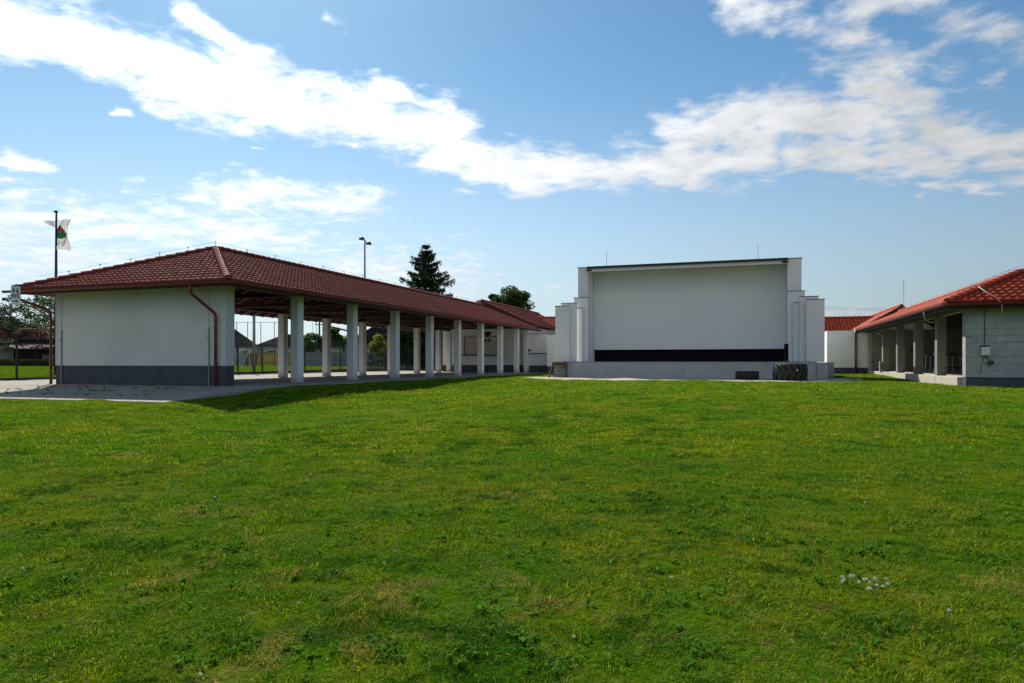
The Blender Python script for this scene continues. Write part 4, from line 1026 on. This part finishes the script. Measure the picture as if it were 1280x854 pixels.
C = A + (B - A) * hv.uniform(0, 1, (6000, 1)) + hv.normal(0, 1, (6000, 3)) * [.25, .25, .0]; C[:, 2] = .45 + hv.uniform(0, .55, 6000)
hd = [o for o in COL.objects if o.name == 'hedge'][0]
V, F_ = leaves(C - np.array(hd.location[:]), .09, hv); np_mesh('foliage', V, F_, hd, M['leaf_dark'])

# sports field furniture
x, y = at(317.5, 47.5)
FP = thing('steel_pole', 'tall light grey steel pole beside the mesh fence', 'pole', (x, y, .05))
part('shaft', MB().tube([(0, 0, -.2), (0, 0, 2.4), (0, 0, 5.2)], [.105, .10, .085], 12), M['galv'], FP, local=True, smooth=True)
part('foot_plate', MB().box(-.2, .2, -.2, .2, 0, .03), M['galv'], FP, local=True)
NET = thing('ball_net', 'tall ball stop net on thin dark posts behind the goal', 'net', (*at(296, 75), .4))
ends = [at(q, 75) for q in (280, 296, 309.5, 326, 343, 356)]
for (ex, ey) in ends: part('post', MB().tube([(ex, ey, .1), (ex, ey, 5.15)], .035, 6), M['fence'], NET)
part('rope', MB().tube([(ex, ey, 5.1) for ex, ey in ends], .018, 5).tube([(ex, ey, 2.6) for ex, ey in ends], .010, 5), M['fence'], NET)
nm = MB()
a_, b_ = Vector((*ends[0], 0)), Vector((*ends[-1], 0))
for k in range(41):
    q = a_.lerp(b_, k / 40); nm.tube([(q.x, q.y, .3), (q.x, q.y, 5.1)], .0015, 3, cap=False)
for k in range(26):
    z = .4 + k * .188; nm.tube([(a_.x, a_.y, z), (b_.x, b_.y, z)], .0015, 3, cap=False)
part('netting', nm, M['galv'], NET)
GL = thing('football_goal', 'small white football goal frame beyond the mesh fence', 'goal', (*at(305, 68), .25), YAW + R(80))
part('frame', MB().tube(bend([(-1.0, 0, 0), (-1.0, 0, 1.75), (1.0, 0, 1.75), (1.0, 0, 0)], .08), .03, 8).tube([(-1, 0, 1.75), (-1, .9, 0), (1, .9, 0), (1, 0, 1.75)], .02, 6), M['paint_white'], GL, local=True)
nm = MB()
for k in range(14): nm.tube([(-1 + k * .153, 0.02, 1.73), (-1 + k * .153, .9, 0.02)], .004, 3, cap=False)
for k in range(10): nm.tube([(-1, .09 * k, 1.75 - .175 * k), (1, .09 * k, 1.75 - .175 * k)], .004, 3, cap=False)
part('netting', nm, M['paint_white'], GL, local=True)
UP = thing('utility_pole', 'dark wooden utility pole with crossarm beyond the field', 'pole', (*at(399.3, 108), .6), YAW)
part('shaft', MB().tube([(0, 0, -.3), (0, 0, 8.6)], [.17, .11], 8), M['bark'], UP, local=True)
for z in (6.0, 6.9):
    ar = part('crossarm', MB().box(-.7, .7, -.05, .05, z, z + .12), M['bark'], UP, local=True)
    for sx in (-.6, 0, .6): part('insulator', MB().tube([(sx, 0, z + .12), (sx, 0, z + .32)], .05, 6), M['paint_white'], ar, local=True)
for i, px in enumerate((391, 395.5)):
    single('antenna_mast', MB().tube([(*at(px, 103), 3.0), (*at(px, 103), 6.8)], .03, 5), M['galv'], ('thin antenna mast farther from the utility pole', 'thin antenna mast next to the utility pole')[i], 'antenna', (*at(px, 103), 3.0), 'antenna masts beyond the field')
for i, (ya, yb) in enumerate(((382.5, 383.5), (385, 385.6))):
    A = Vector((*at(965, 150), .8 + (453 - ya) / 870 * 150)); B = Vector((*at(1330, 120), .8 + (453 - yb) / 870 * 120))
    pts = [A.lerp(B, k / 12) - Vector((0, 0, .5 * math.sin(math.pi * k / 12))) for k in range(13)]
    single('power_line', MB().tube(pts, .022, 4), M['black'], ('upper thin power line crossing the sky right of the stage', 'lower thin power line crossing the sky right of the stage')[i], 'power line', tuple(A), 'power lines')

# flagpole with flag
x, y = at(70, 40)
FPO = thing('flagpole', 'dark blue flagpole rising behind the brown hip roof', 'flagpole', (x, y, .05))
part('shaft', MB().tube([(-.02, 0, -.1), (0, 0, 5.5), (.03, 0, 9.4)], [.085, .075, .05], 10), M['pole_blue'], FPO, local=True, smooth=True)
part('truck', MB().box(-.10, .08, -.06, .06, 9.36, 9.46), M['black'], FPO, local=True)
fl = MB(); q = .046; nu, nv = 26, 30
ux = Vector((math.cos(YAW), math.sin(YAW), 0)); uy = Vector((-math.sin(YAW), math.cos(YAW), 0))
def edge_r(v):      # outer edge of the drooping cloth, pixels right of the pole
    ks = [(0, 17), (.25, 16.5), (.5, 15), (.62, 16), (.78, 17), (.9, 15.5), (1, 13)]
    for (a, xa), (b, xb) in zip(ks, ks[1:]):
        if v <= b: return xa + (xb - xa) * (v - a) / (b - a)
vs, fs, mi = [], [], []
O_ = Vector((x, y, .8 + (453 - 275) / 870 * 40))
for j in range(nv + 1):
    v = j / nv
    for i in range(nu + 1):
        u = i / nu
        px = .6 + (edge_r(v) - .6) * u; py = 37.5 * v - 2.0 * u * (1 - v) - 3 * u * v * (1 - u)
        dep = .16 * math.sin(u * 9 + v * 5) * (.3 + u) + .10 * math.sin(v * 11 + u * 3)
        p = O_ + ux * (px * q) + uy * (dep + .05) - Vector((0, 0, py * q)); vs.append(p)
for j in range(nv):
    for i in range(nu):
        a = j * (nu + 1) + i; fs.append((a, a + nu + 1, a + nu + 2, a + 1))
        px = .6 + (edge_r((j + .5) / nv) - .6) * (i + .5) / nu; py = 37.5 * (j + .5) / nv
        m_ = 0
        if (px - 4) ** 2 / 30 + (py - 9 - .9 * px * .5) ** 2 / 18 < 1: m_ = 1
        if (px - 4.0) ** 2 / 30 + (py - 17.5) ** 2 / 40 < 1 and m_ == 0: m_ = 2
        mi.append(m_)
o0 = len(vs); fs2 = []
for j in range(9):
    for i in range(9):
        u = i / 8; v = j / 8
        px = -15 * u - .4; py = 1.5 * u + v * (9.5 - 7.6 * u) + 0
        vs.append(O_ + ux * (px * q) + uy * (.14 * math.sin(u * 6 + v * 2)) - Vector((0, 0, py * q)))
for j in range(8):
    for i in range(8):
        a = o0 + j * 9 + i; fs.append((a, a + 1, a + 10, a + 9)); mi.append(0)
fl.v = [tuple(p) for p in vs]; fl.f = fs; fl.mi = mi
def cloth(name, c):
    m = bpy.data.materials.new(name); m.use_nodes = True; t = m.node_tree; t.nodes.clear(); N = NT(t)
    d = N.n('ShaderNodeBsdfDiffuse'); tr = N.n('ShaderNodeBsdfTranslucent'); mx = N.n('ShaderNodeMixShader'); mx.inputs[0].default_value = .35
    d.inputs[0].default_value = rgba(c); tr.inputs[0].default_value = rgba(c); N.put(mx.inputs[1], d.outputs[0]); N.put(mx.inputs[2], tr.outputs[0])
    N.put(N.n('ShaderNodeOutputMaterial').inputs[0], mx.outputs[0]); return m
fo = single('flag', fl, [cloth('flag_cloth', (.72, .70, .70)), cloth('flag_emblem_red', (.22, .03, .05)), cloth('flag_emblem_green', (.02, .10, .04))], 'white flag with red and green emblem hanging limp on the blue pole', 'flag', tuple(O_ - Vector((0, 0, 1.7))), smooth=True)
# floodlight mast
x, y = at(456, 65)
FM = thing('floodlight_mast', 'tall slim floodlight mast with two lamps behind the brown roof', 'street lamp', (x, y, .2), YAW + R(15))
part('shaft', MB().tube([(0, 0, -.2), (0, 0, 6), (0, 0, 11.9)], [.12, .10, .07], 10), M['galv'], FM, local=True, smooth=True)
part('crossbar', MB().bar((-.30, 0, 12.1), (.45, .1, 11.75), .07, .07), M['black'], FM, local=True)
for sx, z in ((-.28, 12.14), (.36, 11.72)):
    l = part('lamp_head', MB().lathe([(.0, .14), (.16, .12), (.27, -.02), (.28, -.10), (.0, -.10)], 16, c=(sx, -.1, z)), M['black'], FM, local=True, smooth=True)
    part('glass', MB().lathe([(.0, -.105), (.25, -.105), (.25, -.125), (.0, -.125)], 16, c=(sx, -.1, z)), M['galv'], l, local=True)

# ------------------------------------------------------------------ lawn: real blades, scattered on the ground sheet
def blade_clump(name, seed, n, radius, h0, h1, w, flat=.5):
    r = np.random.default_rng(seed)
    a = r.uniform(0, 6.283, n); rr = radius * np.sqrt(r.uniform(0, 1, n))
    base = np.stack([rr * np.cos(a), rr * np.sin(a), np.full(n, -.008)], 1)
    th = r.uniform(0, 6.283, n); H = r.uniform(h0, h1, n); bend_ = H * r.uniform(.15, flat * 2.0, n)
    dirv = np.stack([np.cos(th), np.sin(th), np.zeros(n)], 1); sd = np.stack([-np.sin(th), np.cos(th), np.zeros(n)], 1)
    ww = (w * r.uniform(.6, 1.3, n))[:, None]
    tw = r.uniform(-.9, .9, n)[:, None]; sd = sd + dirv * tw; sd /= np.linalg.norm(sd, axis=1, keepdims=True)
    up = np.array([0, 0, 1.0])
    m1 = base + dirv * (bend_ * .30)[:, None] + up * (H * .58)[:, None]
    tip = base + dirv * bend_[:, None] + up * (H * r.uniform(.72, 1.0, n))[:, None]
    V = np.stack([base - sd * ww * .5, base + sd * ww * .5, m1 + sd * ww * .42, m1 - sd * ww * .42, tip + sd * ww * .06, tip - sd * ww * .06], 1).reshape(-1, 3)
    k = np.arange(n)[:, None] * 6
    F = np.concatenate([k + [0, 1, 2, 3], k + [3, 2, 4, 5]], 0)
    me = np_mesh(name, V, F)
    tint = np.repeat(r.uniform(0, 1, n), 6).astype(np.float32)
    at_ = me.attributes.new('tint', 'FLOAT', 'POINT'); at_.data.foreach_set('value', tint)
    me.materials.append(M['blade'])
    return bpy.data.objects.new(name, me)
near = bpy.data.collections.new('near_clumps'); far = bpy.data.collections.new('far_clumps'); mid_ = bpy.data.collections.new('mid_clumps')
for k in range(7): near.objects.link(blade_clump('grass_clump', 100 + k, 150, .11, .014, .040, .0034, 1.15))
for k in range(6): mid_.objects.link(blade_clump('grass_clump', 200 + k, 100, .17, .015, .042, .0070, 1.1))
for k in range(5): far.objects.link(blade_clump('grass_clump', 300 + k, 80, .28, .018, .048, .016, 1.0))

def emitter():
    xs = np.arange(-33, 24.01, .5); ys = np.arange(.5, 62.01, .5)
    X, Y = np.meshgrid(xs, ys); Z = ground_z(X, Y)
    c, s = math.cos(YAW), math.sin(YAW)
    d = -X * s + Y * c; rr = X * c + Y * s
    inside = (np.abs(rr) < .80 * d + 1.2) & (d > .8)
    pav = (X > -31.6) & (X < -14.45) & (Y > 14.35)
    gra = (X > -11.7) & (X < 5.0) & (Y > 34.2); bld = (X > 7.2) & (Y > 29.0); grx = (X > -17.5) & (Y > 50)
    edge = (Y > 55)
    ok = inside & ~pav & ~bld & ~grx & ~edge & (X > -31) & ~(gra & (Y < 60) & (X > -10.6) & (X < 4.6))
    thin = np.where(gra, .25, 1.0)
    dn = np.where(d < 9.5, 75., 0) * ok; dm = np.where((d >= 9) & (d < 20), 30., 0) * ok; df = np.where(d >= 19.5, 13., 0) * ok * thin
    # far side of the field, seen through the colonnade and at the left
    nx, ny = len(xs), len(ys); idx = np.arange(nx * ny).reshape(ny, nx)
    F = np.stack([idx[:-1, :-1], idx[:-1, 1:], idx[1:, 1:], idx[1:, :-1]], -1).reshape(-1, 4)
    tot = (dn + dm + df).ravel(); keep = (tot[F] > 0).any(1); F = F[keep]
    V = np.stack([X, Y, Z], -1).reshape(-1, 3)
    me = np_mesh('lawn_grass', V, F)
    for nm_, a in (('dn', dn), ('dm', dm), ('df', df)):
        at_ = me.attributes.new(nm_, 'FLOAT', 'POINT'); at_.data.foreach_set('value', a.ravel().astype(np.float32))
    return me
em = emitter(); go = bpy.data.objects.new('lawn_grass', em); COL.objects.link(go)
go['kind'] = 'stuff'; tag(go, 'short patchy lawn grass with dry yellow spots covering the yard', 'grass'); em.materials.append(M['blade'])
ng = bpy.data.node_groups.new('scatter', 'GeometryNodeTree')
ng.interface.new_socket('Geometry', in_out='INPUT', socket_type='NodeSocketGeometry'); ng.interface.new_socket('Geometry', in_out='OUTPUT', socket_type='NodeSocketGeometry')
G = NT(ng); gi = G.n('NodeGroupInput'); gout = G.n('NodeGroupOutput'); jn = G.n('GeometryNodeJoinGeometry')
posn = G.n('GeometryNodeInputPosition').outputs[0]
nz = G.noise(posn, 1.6, 4, .6); nz2 = G.noise(posn, 6.0, 2, .6)
hs = G.ss(G.m('ADD', G.m('MULTIPLY', nz, .6), G.m('MULTIPLY', nz2, .4)), .36, .68, .45, 1.75)
for i, (attr, col_) in enumerate((('dn', near), ('dm', mid_), ('df', far))):
    na = G.n('GeometryNodeInputNamedAttribute', data_type='FLOAT'); na.inputs['Name'].default_value = attr
    dp = G.n('GeometryNodeDistributePointsOnFaces'); ng.links.new(gi.outputs[0], dp.inputs['Mesh']); ng.links.new(na.outputs[0], dp.inputs['Density']); dp.inputs['Seed'].default_value = i
    ci = G.n('GeometryNodeCollectionInfo'); ci.inputs[0].default_value = col_; ci.inputs['Separate Children'].default_value = True; ci.inputs['Reset Children'].default_value = True
    rv = G.n('FunctionNodeRandomValue', data_type='FLOAT_VECTOR'); rv.inputs[0].default_value = (-.12, -.12, 0); rv.inputs[1].default_value = (.12, .12, 6.283)
    rs = G.n('FunctionNodeRandomValue', data_type='FLOAT'); rs.inputs[2].default_value = .75; rs.inputs[3].default_value = 1.2
    cbx = G.n('ShaderNodeCombineXYZ'); s_ = rs.outputs[1]; G.put(cbx.inputs[0], s_); G.put(cbx.inputs[1], s_); G.put(cbx.inputs[2], G.m('MULTIPLY', s_, hs))
    ip = G.n('GeometryNodeInstanceOnPoints'); ng.links.new(dp.outputs[0], ip.inputs['Points']); ng.links.new(ci.outputs[0], ip.inputs['Instance']); ip.inputs['Pick Instance'].default_value = True
    ng.links.new(rv.outputs[0], ip.inputs['Rotation']); ng.links.new(cbx.outputs[0], ip.inputs['Scale'])
    ng.links.new(ip.outputs[0], jn.inputs[0])
ng.links.new(jn.outputs[0], gout.inputs[0])
md = go.modifiers.new('scatter', 'NODES'); md.node_group = ng

# broad leaved weeds among the grass, denser in loose drifts
r = np.random.default_rng(77); Vw = []; Fw = []; nbase = 0
def rosette(cx, cy, size, nl):
    global nbase
    z = float(ground_z(cx, cy))
    for k in range(nl):
        a = r.uniform(0, 6.283); L = size * r.uniform(.55, 1.1); w = L * r.uniform(.14, .24); up = r.uniform(.35, .95)
        dv = np.array([math.cos(a), math.sin(a), 0]); sv = np.array([-math.sin(a), math.cos(a), 0])
        c = np.array([cx, cy, z + .004]); ts = [0, .35, .7, 1.0]; hz_ = [0, .7, 1.0, .75]; wz = [.25, .9, 1.0, .12]
        rows = []
        for t_, h_, w_ in zip(ts, hz_, wz):
            m_ = c + dv * (L * t_ * (1 - .3 * up)) + np.array([0, 0, L * up * h_ * .75])
            rows += [m_ - sv * w * w_ + [0, 0, w * .3 * w_], m_, m_ + sv * w * w_ + [0, 0, w * .3 * w_]]
        Vw.extend(rows)
        for j in range(3):
            for q_ in range(2): Fw.append((nbase + 3 * j + q_, nbase + 3 * j + q_ + 1, nbase + 3 * j + q_ + 4, nbase + 3 * j + q_ + 3))
        nbase += 12
seeds = [at(px, d) for px, d in ((10, 4.6), (600, 3.6), (300, 3.9), (370, 4.6), (340, 3.5), (680, 3.5), (430, 5.8), (255, 6.6), (270, 5.4), (575, 5.4), (500, 6.2), (810, 5.6), (1080, 5.2), (1060, 4.9), (1000, 5.2), (690, 7.8), (740, 6.5), (860, 9), (150, 8.5), (420, 8), (555, 8.6), (900, 6.6), (1180, 6.2), (60, 6))]
for (sx, sy) in seeds:
    for k in range(int(r.integers(5, 14))):
        rosette(sx + r.normal(0, .22), sy + r.normal(0, .16), r.uniform(.035, .068), int(r.integers(6, 12)))
for k in range(150):
    d = r.uniform(2.6, 16); px = r.uniform(-40, 1320); x, y = at(px, d); rosette(x, y, r.uniform(.035, .08), int(r.integers(4, 8)))
for k in range(150):
    d = 2.5 + 15 * r.uniform(0, 1) ** 1.3; px = r.uniform(-40, 1320); cx_, cy_ = at(px, d); sp = r.uniform(.05, .22)
    for j in range(int(r.integers(6, 26))): rosette(cx_ + r.normal(0, sp), cy_ + r.normal(0, sp * .8), r.uniform(.035, .06), int(r.integers(3, 6)))
wo = np_mesh('lawn_weeds', np.array(Vw), np.array(Fw), None, M['leaf_weed'], True); wo['kind'] = 'stuff'
tag(wo, 'broad leaved weed rosettes scattered through the lawn', 'weeds')
# tufts growing in the paving joints
Pv = []
for k in range(46):
    x = r.uniform(-23.5, -16); y = r.choice([18.72, 17.6, 16.6, 15.6]) + r.normal(0, .06); zz = -.25 + max(0, min(1, (y - 14.45) / 3.85)) * .24
    Pv.append(np.array([x, y, zz]) + np.abs(r.normal(0, 1, (14, 3))) * [.10, .05, .03] * r.uniform(.5, 1.4))
V, F_ = leaves(np.concatenate(Pv), .035, r, .35); pt = np_mesh('joint_weeds', V, F_, None, M['leaf_weed']); pt['kind'] = 'stuff'
tag(pt, 'small weed tufts growing in the joints of the paving', 'weeds')
# white clover flowers
M['petal'] = mat('clover_petal', (.72, .69, .58), (.55, .52, .42), 40, .8)
M['stalk'] = mat('clover_stalk', (.05, .11, .02), rough=.8)
def clover():
    mb = MB()
    mb.tube([(0, 0, -.01), (.004, 0, .045), (0, .003, .075)], .0017, 5, 1)
    rr2 = random.Random(4)
    for k in range(26):
        a = k * 2.399; zz = 1 - 1.75 * k / 26; q = math.sqrt(max(0, 1 - zz * zz))
        c = Vector((q * math.cos(a) * .012, q * math.sin(a) * .012, .081 + zz * .010)); dv = Vector((q * math.cos(a), q * math.sin(a), zz + .35)).normalized() * .010
        mb.tube([c, c + dv], [.0042, .0012], 4)
    return mb
fpos = [(1053, 716), (1057, 719), (1061, 717), (1067, 715), (1077, 721), (1084, 718), (1090, 719), (1096, 718), (1089, 724), (1094, 725), (1109, 718), (1109, 724), (1076, 725), (1102, 728), (1056, 722), (1086, 731)]
first = None
for i, (px, py) in enumerate(fpos):
    d = 1.5 * 870 / (py - 453); 
    for _ in range(4): x, y = at(px, d); d = (.80 - float(ground_z(x, y)) - .075) * 870 / (py - 453)
    x, y = at(px, d); z = float(ground_z(x, y))
    if first is None:
        first = o = single('clover_flower', clover(), [M['petal'], M['stalk']], 'small white clover flower in the patch on the right of the lawn', 'flower', (0, 0, 0), 'white clover flowers')
    else: o = first.copy(); COL.objects.link(o)
    s_ = random.Random(i).uniform(.42, .72); o.scale = (s_, s_, random.Random(i + 50).uniform(.5, .75)); o.location = (x, y, z); o.rotation_euler = (random.Random(i).uniform(-.3, .3), random.Random(i + 9).uniform(-.3, .3), i)
for i in range(26):
    d = 2.6 + 9 * (i / 26) ** 1.2; px = (i * 467 + 130) % 1280
    if 1000 < px < 1150 and 4 < d < 6: continue
    x, y = at(px, d); o = first.copy(); COL.objects.link(o); s_ = .45 + .02 * (i % 9)
    o.scale = (s_, s_, s_ * .9); o.location = (x, y, float(ground_z(x, y))); o.rotation_euler = (.2 - .05 * (i % 8), .1, i)
    o['label'] = 'tiny white clover flower alone in the open lawn'; o['group'] = 'scattered clover flowers'
# straw and bits on the lawn stay in the turf material
